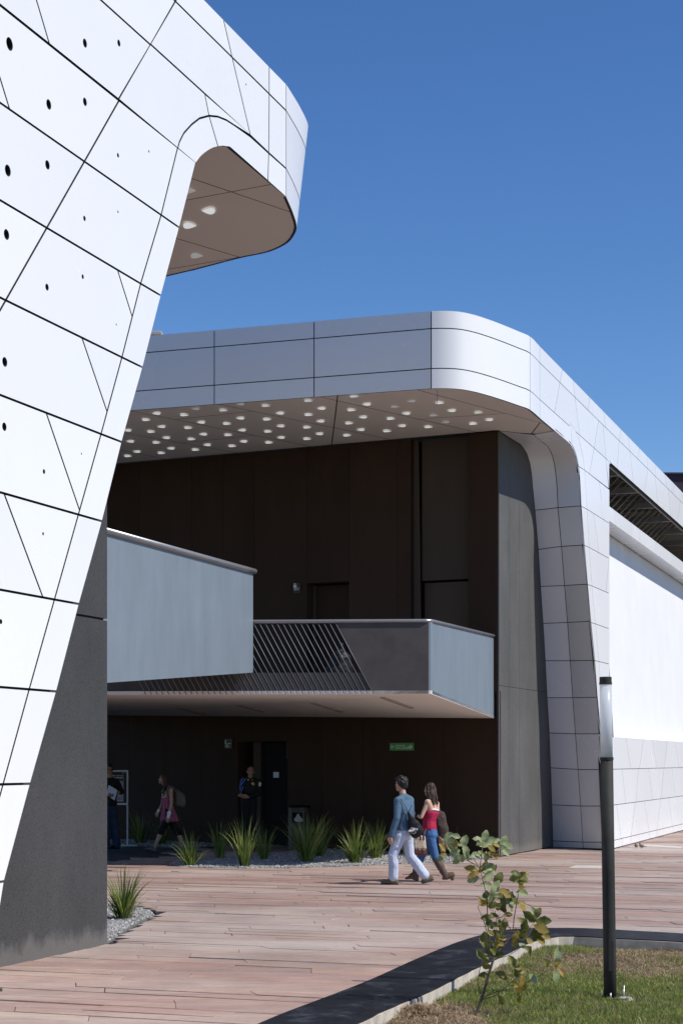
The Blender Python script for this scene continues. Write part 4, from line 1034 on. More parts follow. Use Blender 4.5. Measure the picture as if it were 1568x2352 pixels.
# ------------------------------------------------------------------ strap-leaf grass clumps
def clump(px, py, hpx, wide, nb, label, seed):
    r = random.Random(seed); c = on_z(px, py, 0.0); H = hpx/F*c.y*1.08; V, Fc = [], []
    for i in range(nb):
        az = r.uniform(0, 2*math.pi); lean = abs(r.gauss(0, 1))*wide; L = H*r.uniform(.55, 1.08)*(1 if r.random() > .15 else .6)
        rb_ = r.uniform(0, .075)*(H/.7); p = Vector((c.x+math.cos(az)*rb_+r.gauss(0, .012), c.y+math.sin(az)*rb_+r.gauss(0, .012), -0.02)); out = Vector((math.cos(az), math.sin(az), 0))
        th0 = min(.9, 0.06+lean*.55); droop = (r.uniform(.1, .5)+lean*.9)*(1.9 if r.random() < .14 else 1); w = r.uniform(.005, .0095)*(1.35 if c.y > 28 else 1)
        tw = r.uniform(0, math.pi); sidev = Vector((-math.sin(az), math.cos(az), 0))*math.cos(tw*.4)+out*math.sin(tw*.4)*.6
        sidev.normalize(); ns = 7; th = th0; b0 = len(V)
        for k in range(ns+1):
            t = k/ns; ww = w*(1-t**2.2)*(0.75+.5*min(1, t*4)) if k < ns else 0.0006
            V += [p-sidev*ww, p+sidev*ww]
            if k < ns:
                th = th0+droop*t**1.5; p = p+(out*math.sin(th)+UP*math.cos(th))*(L/ns)
        for k in range(ns): a = b0+2*k; Fc.append((a, a+1, a+3, a+2))
    o = mesh('grass_clump', V, Fc, M['clump'], None, True); tag(o, label, 'grass clump', 'strap leaved grass clumps in the gravel'); return o
CL = [(283,2112,118,.55,150,'large strap leaved grass clump in the gravel at the foot of the concrete wall'),
 (438,1989,80,.42,60,'sunlit grass clump at the pointed gravel tip, below the woman with the backpack'),
 (503,1972,84,.22,45,'slim shaded grass clump between the two sunlit clumps at the gravel tip'),
 (562,1991,104,.26,70,'tall bright grass clump standing in front of the guard'),
 (606,1975,76,.32,50,'shaded grass clump just right of the guard'),
 (705,1980,108,.42,110,'wide dark grass clump in front of the litter bin'),
 (735,1968,85,.40,60,'shaded grass clump right of the litter bin'),
 (815,1983,92,.40,90,'spreading grass clump in sun nearer the litter bin, beside the walking man'),
 (862,1972,86,.36,80,'upright sunlit grass clump touching the hand side of the walking man'),
 (936,1968,60,.3,30,'small grass clump seen between the legs of the walking couple'),
 (1052,1964,72,.40,60,'shaded grass clump behind the sapling by the dark corner wall'),
 (322,1938,74,.45,80,'dim grass clump behind the notice board stand'),
 (372,1940,66,.40,50,'dim grass clump behind the front leg of the woman with the backpack'),
 (440,1934,84,.35,45,'dim grass clump behind the rear leg of the woman with the backpack')]
for i, c_ in enumerate(CL): clump(c_[0], c_[1], c_[2]*1.06, c_[3]*(1.0+.4*((i*37) % 10)/10), int(c_[4]*1.2), c_[5], seed=40+i)

# ------------------------------------------------------------------ lamp post
lp = on_z(1401, 2297, LZ); lpt = at(1390, 1555, lp.y)
post = empty('lamp_post', (lp.x, lp.y, LZ), 'slim dark bollard lamp post with white tubular lantern standing on the lawn', 'lamp post')
ax_ = (lpt-lp).normalized(); zz_ = lambda py: (HY-py)/F*lp.y+CH
def lpp(z): return lp+ax_*((z-lp.z)/ax_.z)
zc, zb, za_ = zz_(1571), zz_(1743), zz_(1555)
V, Fc = tube_geo([lpp(LZ-.05), lpp(LZ+.35), lpp(1.0), lpp(zb)], 0.0535, 28); shaft = mesh('shaft', V, Fc, M['pole'], post, True)
tube('collar', [lpp(zb-.012), lpp(zb+.012)], 0.0575, M['pole'], post, 28, False)
tube('lantern', [lpp(zb+.005), lpp((zb+zc)/2), lpp(zc)], 0.0505, M['opal'], post, 28)
tube('lantern_cap', [lpp(zc-.006), lpp(zc+.012), lpp(zc+.013), lpp(za_-.004), lpp(za_)], [0.0545, 0.0545, 0.0515, 0.0515, 0.047], M['pole'], post, 28, False)
hz = zz_(2195); hc = lpp(hz); box('hatch', hc+Vector((0.004, -0.0525, 0)), (0.045, 0.006, 0.26), M['pole'], post, bev=0.002)
bp = lpp(LZ+.012); box('base_plate', bp+Vector((.02, .0, 0)), (0.22, 0.2, 0.014), M['pole'], post, bev=0.003)
for dx, dy, h in ((-.075, .03, .06), (-.03, -.085, .055), (.085, -.05, .085), (.105, .06, .10)):
    tube('anchor_bolt', [bp+Vector((dx+.02, dy, -.03)), bp+Vector((dx+.02, dy, h))], 0.007, M['metal'], post, 8)
bm = bmesh.new(); bmesh.ops.create_icosphere(bm, subdivisions=3, radius=1)
for v in bm.verts:
    k = 1+0.28*noise.noise(v.co*2.2); v.co = Vector((v.co.x*.11*k, v.co.y*.09*k, v.co.z*.05*k))+lp+Vector((.11, -.03, -.02))
bm_obj('footing', bm, M['rawconc'], post, True)

# ------------------------------------------------------------------ figures
def cloth(name, c, rough=0.85, var=0.15, wr=0.5, scale=14, bd=0.02):
    m, nt, b = mat_new(name)
    n = noise_node(nt, 5, 4, 0.6, wpos(nt)); r = ramp(nt, [(0.3, [x*(1-var) for x in c]), (0.7, [min(1, x*(1+var)) for x in c])]); nt.links.new(n.outputs[0], r.inputs[0])
    nt.links.new(r.outputs[0], b.inputs['Base Color']); b.inputs['Roughness'].default_value = rough; b.inputs['Specular IOR Level'].default_value = 0.25
    w = noise_node(nt, scale*.8, 2, 0.5, wpos(nt, (1, 1, 1.9)), 0.7); bump(nt, b, w.outputs[0], wr*.5, bd*.35)
    return m
def skin(name, c):
    m, nt, b = mat_new(name); n = noise_node(nt, 12, 3, 0.5, wpos(nt)); r = ramp(nt, [(0.3, [x*.9 for x in c]), (0.7, [x*1.08 for x in c])]); nt.links.new(n.outputs[0], r.inputs[0])
    nt.links.new(r.outputs[0], b.inputs['Base Color']); b.inputs['Roughness'].default_value = 0.5
    b.inputs['Subsurface Weight'].default_value = 0.12; b.inputs['Subsurface Radius'].default_value = (0.02, 0.008, 0.005); return m
def hair_mat(name, c):
    m, nt, b = mat_new(name); n = noise_node(nt, 40, 4, 0.6, wpos(nt, (1, 1, 0.18))); r = ramp(nt, [(0.3, [x*.5 for x in c]), (0.7, [x*1.6 for x in c])]); nt.links.new(n.outputs[0], r.inputs[0])
    nt.links.new(r.outputs[0], b.inputs['Base Color']); b.inputs['Roughness'].default_value = 0.55; b.inputs['Specular IOR Level'].default_value = 0.3; bump(nt, b, n.outputs[0], 0.6, 0.008); return m
SK1 = skin('tan_skin', (0.46, 0.27, 0.18)); SK2 = skin('brown_skin', (0.30, 0.165, 0.105)); SK3 = skin('light_brown_skin', (0.52, 0.32, 0.23))
HB = hair_mat('black_hair', (0.018, 0.016, 0.016)); HD = hair_mat('dark_brown_hair', (0.045, 0.028, 0.020)); HG = hair_mat('cropped_hair', (0.022, 0.018, 0.016))
ICO = None; TMP = bpy.data.scenes.new('workbench')
def ico_pts():
    global ICO
    if ICO is None:
        bm = bmesh.new(); bmesh.ops.create_icosphere(bm, subdivisions=2, radius=1); ICO = [v.co.copy() for v in bm.verts]; bm.free()
    return ICO
def blob(name, hulls, mat, parent, voxel=0.009, sm=3, disp=0.0, dsc=9.0):
    main = bmesh.new()
    for h in hulls:
        bm = bmesh.new()
        for e in h:
            c, r = Vector(e[0]), e[1]; R = e[2] if len(e) > 2 else None
            if not hasattr(r, '__len__'): r = (r, r, r)
            for p in ico_pts():
                q = Vector((p.x*r[0], p.y*r[1], p.z*r[2])); q = R @ q if R is not None else q; bm.verts.new(c+q)
        res = bmesh.ops.convex_hull(bm, input=bm.verts[:])
        bmesh.ops.delete(bm, geom=[g for g in set(res['geom_interior']+res['geom_unused']) if isinstance(g, bmesh.types.BMVert)], context='VERTS')
        vm = {v: main.verts.new(v.co) for v in bm.verts}
        for fc in bm.faces:
            try: main.faces.new([vm[v] for v in fc.verts])
            except ValueError: pass
        bm.free()
    me = bpy.data.meshes.new(name); main.to_mesh(me); main.free()
    o = bpy.data.objects.new(name, me); TMP.collection.objects.link(o)
    m = o.modifiers.new('remesh', 'REMESH'); m.mode = 'VOXEL'; m.voxel_size = voxel
    if sm: s_ = o.modifiers.new('smooth', 'SMOOTH'); s_.iterations = sm; s_.factor = 0.5
    vl = TMP.view_layers[0]; vl.update(); dg = vl.depsgraph; me2 = bpy.data.meshes.new_from_object(o.evaluated_get(dg)); o.modifiers.clear(); TMP.collection.objects.unlink(o); col.objects.link(o); o.data = me2; me2.name = name
    bpy.data.meshes.remove(me)
    if disp:
        nv = len(me2.vertices); co = np.empty(nv*3, dtype=np.float32); no_ = np.empty(nv*3, dtype=np.float32)
        me2.vertices.foreach_get('co', co); me2.vertices.foreach_get('normal', no_); co = co.reshape(-1, 3); no_ = no_.reshape(-1, 3)
        kk = np.array([noise.noise((x*dsc, y*dsc, z*dsc))+0.5*noise.noise((x*dsc*2.3, y*dsc*2.3, z*dsc*2.3)) for x, y, z in co.tolist()], dtype=np.float32)
        co += no_*kk[:, None]*disp; me2.vertices.foreach_set('co', co.ravel())
    me2.materials.clear(); me2.materials.append(mat); me2.polygons.foreach_set('use_smooth', [True]*len(me2.polygons)); me2.update()
    setparent(o, parent); return o
def frame(fwd, up=UP):
    f = Vector(fwd).normalized(); l = up.cross(f).normalized(); u = f.cross(l).normalized()   # l = person's left... (right-handed: l, f, u)
    return Matrix((l, f, u)).transposed(), l, f, u
def rig(J, fwd, headdir, k=1.0, wd=1.0):
    """hull lists for a body; J holds world joints"""
    R, l, f, u = frame(fwd); RH, hl, hf, hu = frame(headdir[0], Vector(headdir[1]).normalized() if len(headdir) > 1 else UP)
    c = J['head']; P = {}
    P['head'] = [[(c+hu*.03*k-hf*.012*k, (.071*k, .090*k, .092*k), RH)],
      [(c+hf*.025*k+hu*.0*k, (.060*k, .062*k, .06*k), RH), (c+hf*.035*k-hu*.055*k, (.046*k, .050*k, .04*k), RH), (c+hf*.066*k-hu*.092*k, (.024*k, .020*k, .018*k), RH)],
      [(c+hf*.080*k+hu*.022*k, .012*k), (c+hf*.098*k-hu*.020*k, .0125*k)], [(c+hf*.066*k+hu*.034*k, (.046*k, .020*k, .012*k), RH)],
      [(c+hf*.078*k-hu*.056*k, (.024*k, .013*k, .011*k), RH)],
      [(c+hl*.074*k-hf*.008*k, (.010*k, .022*k, .030*k), RH)], [(c-hl*.074*k-hf*.008*k, (.010*k, .022*k, .030*k), RH)]]
    nb = (J['shL']+J['shR'])/2
    P['neck'] = [[(nb+u*.0, .062*k), (c-hu*.07*k-hf*.015*k, .050*k)], [(nb+u*.01, .055*k), (J['shL']+u*.005, .045*k)], [(nb+u*.01, .055*k), (J['shR']+u*.005, .045*k)]]
    P['trap'] = lambda e: [[(nb+u*.055*k-f*.012, .050*k+e), (J['shL']+u*.004, .048*k+e), (nb-u*.05, .06)], [(nb+u*.055*k-f*.012, .050*k+e), (J['shR']+u*.004, .048*k+e), (nb-u*.05, .06)]]
    P['neck'] += P['trap'](0)
    ch = nb-u*.15*k; w = J['waist']; hL, hR = J['hipL'], J['hipR']
    def torso(e):
        sl = (J['shL']-J['shR']).normalized(); 
        return [[(J['shL'], .055*k+e), (J['shR'], .055*k+e), (ch+sl*.075*wd, (.075*k+e, .098*k+e, .09*k), R), (ch-sl*.075*wd, (.075*k+e, .098*k+e, .09*k), R)],
                [(ch+sl*.075*wd, (.075*k+e, .098*k+e, .09*k), R), (ch-sl*.075*wd, (.075*k+e, .098*k+e, .09*k), R), (w+l*.062*wd, (.068*k+e, .086*k+e, .06*k), R), (w-l*.062*wd, (.068*k+e, .086*k+e, .06*k), R)]]
    def pelvis(e, drop=0.0):
        w_ = w-u*drop
        return [[(w_+l*.062*wd, (.068*k+e, .088*k+e, .05*k), R), (w_-l*.062*wd, (.068*k+e, .088*k+e, .05*k), R), (hL, (.085*k+e, .105*k+e, .085*k), R), (hR, (.085*k+e, .105*k+e, .085*k), R)]]
    def arm(s, e, upto=1.0, cuff=0.0):
        a, b_, c_ = J['sh'+s], J['el'+s], J['wr'+s]; out = [[(a, .052*k+e), (a.lerp(b_, .5), .047*k+e), ]]
        out.append([(a.lerp(b_, .5), .047*k+e), (b_, .040*k+e)])
        if upto > .5: out.append([(b_, .040*k+e), (b_.lerp(c_, .35), .040*k+e)]); out.append([(b_.lerp(c_, .35), .040*k+e), (b_.lerp(c_, (upto-.5)*2), .028*k+e+cuff)])
        return out
    def leg_(s, e, ek=0.0, ec=0.0, upto=1.0):
        a, b_, c_ = J['hip'+s], J['kn'+s], J['an'+s]; out = [[(a-u*.02, .088*k+e), (a.lerp(b_, .5), .072*k+e)], [(a.lerp(b_, .5), .072*k+e), (b_, .055*k+e+ek)]]
        if upto > .5:
            e_ = b_.lerp(c_, (upto-.5)*2); back = -f*.012
            out += [[(b_, .053*k+e+ek), (b_.lerp(e_, .35)+back, .055*k+e+ek)], [(b_.lerp(e_, .35)+back, .055*k+e+ek), (e_, .036*k+e+ec)]]
        return out
    P['torso'] = torso; P['pelvis'] = pelvis; P['arm'] = arm; P['leg'] = leg_; P['fr'] = (R, l, f, u, hl, hf, hu); return P
def hand(w, d, nrm, thumb, k=1.0, curl=0.6):
    d = Vector(d).normalized(); t = Vector(thumb); t = (t-d*t.dot(d)).normalized(); n = d.cross(t).normalized()
    if n.dot(Vector(nrm)) < 0: n = -n
    out = [[(w, .026*k), (w+d*.03*k, (.028*k,)*3), (w+d*.075*k+t*.026*k, .014*k), (w+d*.075*k-t*.026*k, .013*k)]]
    for i, (o, L) in enumerate(((.030, .068), (.010, .078), (-.010, .072), (-.029, .056))):
        p0 = w+d*.075*k+t*o*k; d1 = (d+n*curl*.6).normalized(); p1 = p0+d1*L*.5*k; d2 = (d+n*curl*1.9).normalized(); p2 = p1+d2*L*.5*k
        out += [[(p0, .0105*k), (p1, .0095*k)], [(p1, .0095*k), (p2, .0082*k)]]
    a = w+d*.022*k+t*.024*k; b_ = a+(d*.6+t*.75).normalized()*.038*k; c_ = b_+(d*.95+t*.15+n*.3).normalized()*.03*k
    out += [[(a, .015*k), (b_, .0115*k)], [(b_, .0115*k), (c_, .0095*k)]]
    return out
def shoe(heel, toe, u, w=0.042, hgt=0.05):
    d = (toe-heel); mid = heel.lerp(toe, .62)
    return [[(heel+u*hgt*.8, .036), (heel+u*.02, .036), (heel.lerp(toe, .45)+u*.045, .040)], [(heel+u*.02, .036), (mid+u*.022, (w, w, .03)), (heel.lerp(toe, .3)+u*.05, .038)], [(mid+u*.022, (w, w, .03)), (toe-d.normalized()*.03+u*.015, (w*.8, w*.8, .024))]]
def sole(heel, toe, u, w=0.046):
    d = (toe-heel).normalized()
    return [[(heel-d*.005, (w*.82, w*.82, .014)), (heel.lerp(toe, .35), (w*.75, w*.75, .014)), (heel.lerp(toe, .65), (w*1.05, w*1.05, .014)), (toe-d*.025, (w*.78, w*.78, .014))]]
def face(P, J, k, root, parent_mat, eyes=True):
    R, l, f, u, hl, hf, hu = P['fr']; c = J['head']
    dark = M['black']
    for sgn in (1, -1):
        blob('eye', [[(c+hl*.031*sgn*k+hf*.079*k+hu*.010*k, (.011*k, .008*k, .006*k))]], dark, root, 0.003, 1)
        blob('eyebrow', [[(c+hl*.018*sgn*k+hf*.086*k+hu*.033*k, .0045*k), (c+hl*.046*sgn*k+hf*.072*k+hu*.034*k, .0040*k)]], HG, root, 0.003, 1)
    blob('lips', [[(c+hl*.018*k+hf*.083*k-hu*.056*k, .006*k), (c+hf*.092*k-hu*.056*k, .007*k), (c-hl*.018*k+hf*.083*k-hu*.056*k, .006*k)]], LIP, root, 0.003, 1)
LIP = skin('lips', (0.33, 0.12, 0.10))

# ---- man in blue sweater, walking away to the left
YM = 27.45
def Zc(zx, zy, dy=0.0, Y=YM): return at(846.7+.14*zx, 1756.2+.14*zy, Y+dy)
man = empty('person', (Zc(560, 2000).x, YM, 0), 'man in blue sweater and pale jeans walking with a black drawstring bag', 'person')
fm = Vector((-.82, .57, 0)).normalized()
J = dict(head=Zc(528, 325, .03), shL=Zc(478, 600, -.13), shR=Zc(672, 590, .12), waist=Zc(590, 960, .0), hipL=Zc(512, 1165, -.06), hipR=Zc(632, 1165, .06),
  elL=Zc(462, 880, -.20), wrL=Zc(362, 1175, -.17), elR=Zc(700, 830, .22), wrR=Zc(690, 1010, .42), knL=Zc(392, 1500, -.07), anL=Zc(402, 1860, -.04), knR=Zc(668, 1500, .10), anR=Zc(920, 1830, .08))
P = rig(J, fm, ((-.80, .60, -.04),), 1.0)
R_, l_, f_, u_, hl_, hf_, hu_ = P['fr']
hls = P['head']+P['neck']+P['torso'](0)+P['pelvis'](0)+P['arm']('L', 0)+P['arm']('R', 0)+P['leg']('L', 0)+P['leg']('R', 0)
hls += hand(J['wrL'], (-.10, .05, -1), (.5, .8, 0), (-.8, .5, 0), 1.0, .5)+hand(J['wrR'], (-.5, .8, .1), (0, 0, -1), (0, 0, 1), 1.0, .6)
hls += [[(J['anL'], .032), (Zc(420, 1950, -.04), .026)], [(J['anR'], .032), (Zc(960, 1885, .08), .026)]]
body = blob('body', hls, SK1, man, 0.008); face(P, J, 1.0, man, SK1)
SW = cloth('blue_sweater', (0.075, 0.135, 0.20), .9, .1, .6); hem = J['waist']-UP*.10
sweat = P['torso'](.016)+P['arm']('L', .014, .98, .004)+P['arm']('R', .014, .98, .004)+[[(J['waist']+l_*.065, (.084, .10, .05), R_), (J['waist']-l_*.065, (.084, .10, .05), R_), (hem+l_*.082, (.092, .118, .03), R_), (hem-l_*.082, (.092, .118, .03), R_)], [((J['shL']+J['shR'])/2+UP*.012, (.07, .07, .035), R_), (J['shL'], .06), (J['shR'], .06)]]+P['trap'](.016)
blob('sweater', sweat, SW, man, 0.009, 3, .003, 14)
DEN = cloth('pale_denim', (0.46, 0.51, 0.63), .85, .12, .8, 11, .03)
blob('jeans', P['pelvis'](.010, .055)+P['leg']('L', .014, .012, .030, .985)+P['leg']('R', .014, .012, .030, .985), DEN, man, 0.009, 3, .004, 16)
SH = cloth('brown_suede_shoe', (0.13, 0.10, 0.07), .8, .3, .5, 25, .01); SO = plain('black_rubber_sole', (0.018, 0.018, 0.017), .7)
hlL, toL = Zc(452, 1995, -.05), Zc(195, 1995, -.01); hlL.z = toL.z = .026
blob('shoe', shoe(hlL, toL, UP), SH, man, .007, 3, .002, 30); blob('shoe_sole', sole(hlL-UP*.012, toL-UP*.012, UP), SO, man, .006, 1)
hlR, toR = Zc(1030, 1885, .10), Zc(862, 2005, .06); toR.z = .03; ur = ((toR-hlR).normalized().cross(Vector((0, 1, 0)))).normalized(); ur = ur if ur.z > 0 else -ur
blob('shoe', shoe(hlR, toR, ur), SH, man, .007, 3, .002, 30); blob('shoe_sole', sole(hlR-ur*.012, toR-ur*.012, ur), SO, man, .006, 1)
c = J['head']; hh = [[(c+UP*.047-hf_*.022, (.083, .094, .084))], [(c-hf_*.055-UP*.012, (.070, .052, .075)), (c+UP*.05-hf_*.02, .075)], [(c+hf_*.060+UP*.088, (.052, .035, .022)), (c+UP*.095, .05)],
     [(c+hl_*.066+UP*.02-hf_*.01, (.018, .040, .055))], [(c-hl_*.066+UP*.02-hf_*.01, (.018, .040, .055))]]
rr = random.Random(3)
for i in range(46):
    a = rr.uniform(-2.6, 2.6); z = rr.uniform(-.25, 1); d = (-hf_*math.cos(a)+hl_*math.sin(a))*math.sqrt(max(0, 1-z*z))+UP*z
    p = c+UP*.042-hf_*.02+Vector((d.x*.082, d.y*.088, d.z*.085)); hh.append([(p, .014), (p+d*.012+UP*rr.uniform(-.022, .012)+hl_*rr.uniform(-.015, .015), .007)])
blob('hair', hh, HB, man, .006, 2, .002, 40)
# drawstring bag with printed emblem
bag = empty('drawstring_bag', tuple(Zc(750, 1150, -.2)), 'black gathered drawstring bag with pale printed crest on the back of the walking man', 'bag')
BG = cloth('black_bag_cloth', (0.010, 0.011, 0.013), .6, .2, .9, 30, .02)
bpts = [((648, 790), .018), ((690, 900), .05), ((745, 1010), .10), ((772, 1085), .112), ((765, 1130), .085)]
bh = []
for (a, ra), (b_, rb_) in zip(bpts[:-1], bpts[1:]): bh.append([(Zc(*a, -.15), (ra, ra*.55, ra)), (Zc(*b_, -.17), (rb_, rb_*.55, rb_))])
bb = blob('bag_body', bh, BG, bag, .008, 3)
for v in bb.data.vertices:   # gathers running down from the neck
    q = Zc(645, 780, -.15); dx = v.co.x-q.x; dz = q.z-v.co.z
    if dz > 0.01: v.co.y += .006*math.sin(math.atan2(dx, dz)*62)*min(1, .12/dz)
bb.data.update()
tube('cord', [Zc(648, 790, -.16), Zc(600, 690, -.19), Zc(530, 570, -.19), Zc(500, 545, -.06), Zc(520, 560, .04)], .004, BG, bag, 6)
tube('cord', [Zc(648, 790, -.16), Zc(700, 690, -.02), Zc(690, 590, .06)], .004, BG, bag, 6)
EM = plain('pale_print', (0.62, 0.60, 0.58), .8)
def bagpt(zx, zy): 
    best = None; tgt = at(846.7+.14*zx, 1756.2+.14*zy, YM)
    r = ray(846.7+.14*zx, 1756.2+.14*zy); ok, loc, nn, _ = bb.ray_cast(Vector((0, 0, CH)), r.normalized())
    return (loc-r.normalized()*.004) if ok else at(846.7+.14*zx, 1756.2+.14*zy, YM-.24)
def patch(name, pts, mat, par):
    V = [bagpt(*p) for p in pts]; c0 = sum(V, Vector())/len(V); n = len(V)
    return mesh(name, V+[c0]+[v+Vector((0, .003, 0)) for v in V], [(i, (i+1) % n, n) for i in range(n)]+[(i, (i+1) % n, n+1+(i+1) % n, n+1+i) for i in range(n)], mat, par)
for pts in ([(668, 1072), (690, 1040), (712, 1030), (730, 1038), (762, 1045), (785, 1058), (725, 1068)], [(652, 1078), (725, 1073), (798, 1048), (804, 1078), (728, 1104), (658, 1108)], [(680, 1118), (730, 1112), (786, 1092), (770, 1128), (742, 1146), (706, 1138)]): patch('printed_emblem', pts, EM, bag)
for pts in ([(664, 1087), (725, 1082), (790, 1061), (793, 1069), (727, 1091), (666, 1098)], [(700, 1125), (735, 1120), (762, 1110), (752, 1122), (735, 1132), (712, 1131)]):
    V = [bagpt(*p)-Vector((0, .004, 0)) for p in pts]; mesh('printed_emblem', V+[v+Vector((0, .0035, 0)) for v in V], [tuple(range(6))]+[(i, (i+1) % 6, 6+(i+1) % 6, 6+i) for i in range(6)], BG, bag)

# ---- woman in maroon top beside him
YW = 28.15; Zw = lambda zx, zy, dy=0.0: Zc(zx, zy, dy, YW)
wom = empty('person', (Zw(1000, 1960).x, YW, 0), 'woman in maroon tank top, blue jeans and tall brown boots walking beside the man', 'person')
J = dict(head=Zw(1000, 418, .02), shL=Zw(962, 622, -.10), shR=Zw(1108, 650, .11), waist=Zw(1005, 930, .0), hipL=Zw(1000, 1165, -.06), hipR=Zw(1055, 1165, .07),
  elL=Zw(862, 868, -.14), wrL=Zw(775, 830, .02), elR=Zw(1150, 830, .2), wrR=Zw(990, 860, .34), knL=Zw(1090, 1520, -.06), anL=Zw(1270, 1850, -.05), knR=Zw(845, 1530, .06), anR=Zw(745, 1850, .06))
P = rig(J, fm, ((-.86, .5, -.05),), .93, .88); R_, l_, f_, u_, hl_, hf_, hu_ = P['fr']
hls = P['head']+P['neck']+P['torso'](0)+P['pelvis'](.004)+P['arm']('L', -.008)+P['arm']('R', -.008)+P['leg']('L', 0)+P['leg']('R', 0)
hls += hand(J['wrL'], (-.9, .35, .05), (0, 0, -1), (-.2, .2, 1), .9, .8)+hand(J['wrR'], (-.9, .2, .1), (0, 0, -1), (0, 0, 1), .9, .8)
blob('body', hls, SK3, wom, .008); face(P, J, .93, wom, SK3)
TT = cloth('maroon_jersey', (0.36, 0.018, 0.06), .85, .1, .6); sm_ = (J['shL']+J['shR'])/2
sl_ = (J['shL']-J['shR']).normalized(); ch = sm_-UP*.165
blob('tank_top', [[(ch+sl_*.075, (.085, .105, .07), R_), (ch-sl_*.085, (.085, .105, .07), R_), (J['waist']+l_*.06, (.078, .094, .05), R_), (J['waist']-l_*.06, (.078, .094, .05), R_)],
   [(J['waist']+l_*.06, (.078, .094, .05), R_), (J['waist']-l_*.06, (.078, .094, .05), R_), (J['waist']-UP*.13+l_*.06, (.092, .115, .03), R_), (J['waist']-UP*.13-l_*.06, (.092, .115, .03), R_)],
   [(J['shR']+UP*.02-l_*-.03, (.03, .05, .03), R_), (ch-sl_*.11, (.05, .09, .06), R_)], [(J['shL'].lerp(J['shR'], .28)+UP*.03, (.016, .05, .02), R_), (ch+sl_*.06, (.05, .10, .04), R_)]], TT, wom, .008, 3, .003, 15)
WH = cloth('white_cotton', (0.75, 0.75, 0.76), .85, .05, .3)
blob('undershirt', [[(ch+sl_*.06+UP*.055-f_*.02, (.07, .098, .022), R_), (ch-sl_*.03+UP*.05-f_*.02, (.06, .100, .022), R_)]], WH, wom, .007, 2)
JB = cloth('blue_denim', (0.055, 0.135, 0.30), .85, .2, .9, 14, .03)
blob('jeans', [[(J['waist']-UP*.11+l_*.055, (.085, .105, .03), R_), (J['waist']-UP*.11-l_*.055, (.085, .105, .03), R_), (J['hipL'], (.092, .112, .085), R_), (J['hipR'], (.092, .112, .085), R_)]]+P['leg']('L', .010, .006, .0, .56)+P['leg']('R', .010, .006, 0, .56), JB, wom, .009, 3, .003, 18)
BT = cloth('brown_suede_boot', (0.115, 0.082, 0.062), .85, .2, 1.0, 16, .03)
for s_, hee, toe in (('L', Zw(1372, 1935, -.05), Zw(1195, 1982, -.03)), ('R', Zw(790, 1960, .06), Zw(590, 1968, .06))):
    toe.z = .028; kn, an = J['kn'+s_], J['an'+s_]
    if s_ == 'R': hee.z = .075
    else: hee.z = max(hee.z, .09)
    blob('boot', [[(kn.lerp(an, .06), .068), (kn.lerp(an, .4), .066)], [(kn.lerp(an, .4), .066), (kn.lerp(an, .95), .05)], [(an, .05), (hee+UP*.03, .043)]]+shoe(hee, toe, UP, .038)+[[(hee+UP*.02, .034), (Vector((hee.x, hee.y, hee.z-.055)), (.03, .03, .012))]], BT, wom, .008, 2, .005, 17)
c = J['head']; hh = [[(c+UP*.04-hf_*.018, (.080, .092, .083))], [(c-hf_*.05-UP*.02, (.070, .055, .085)), (c+UP*.05-hf_*.02, .07)], [(c+hl_*.062-UP*.02, (.026, .055, .09)), (c+hl_*.04+UP*.06, .045)], [(c-hl_*.062-UP*.02, (.026, .055, .09)), (c-hl_*.04+UP*.06, .045)]]
for i in range(34):
    a = rr.uniform(-1.9, 1.9); d = (-hf_*math.cos(a)+hl_*math.sin(a)); p0 = c+UP*rr.uniform(0, .05)+d*.074; L = rr.uniform(.20, .33)*(1 if abs(a) < 1.3 else .62)
    p1 = p0-UP*L*.5+d*rr.uniform(.005, .03)-hf_*.012; p2 = p0-UP*L+d*rr.uniform(.0, .025)-hf_*.045+hl_*rr.uniform(-.02, .02); hh += [[(p0, .022), (p1, .021)], [(p1, .021), (p2, .008)]]
blob('hair', hh, HD, wom, .006, 2, .0025, 30)
blob('wristband', [[(J['wrL'].lerp(J['elL'], .12), .032), (J['wrL'].lerp(J['elL'], .3), .034)]], M['black'], wom, .006, 1)
# leather and canvas shoulder bag hanging between the two
hb = empty('handbag', tuple(Zw(830, 1480)), 'beige canvas handbag with brown leather base hanging between the couple', 'bag')
CV = cloth('beige_canvas', (0.42, 0.34, 0.26), .9, .12, .8, 18, .03); LT = cloth('brown_leather', (0.13, 0.045, 0.028), .45, .25, .5, 20, .01)
def Zh(zx, zy, dy=0): return Zc(zx, zy, dy, 27.9)
blob('bag_body', [[(Zh(770, 1195), (.06, .05, .03)), (Zh(868, 1195), (.06, .05, .03)), (Zh(752, 1375), (.05, .07, .03)), (Zh(900, 1375), (.05, .07, .03))]], CV, hb, .008, 2, .006, 16)
blob('leather_base', [[(Zh(752, 1390), (.052, .074, .02)), (Zh(902, 1390), (.052, .074, .02)), (Zh(758, 1462), (.05, .07, .03)), (Zh(895, 1462), (.05, .07, .03))]], LT, hb, .008, 2)
for zx in (850, 905): tube('strap', [Zh(zx, 1240, -.055), Zh(zx-5, 1180, -.05), Zh(zx+8, 1130, -.02), Zh(zx+30, 1060, .05)], .010, LT, hb, 8)
for zx in (835, 905): box('buckle', Zh(zx, 1402, -.078), (.026, .006, .022), M['metal'], hb, bev=.002)
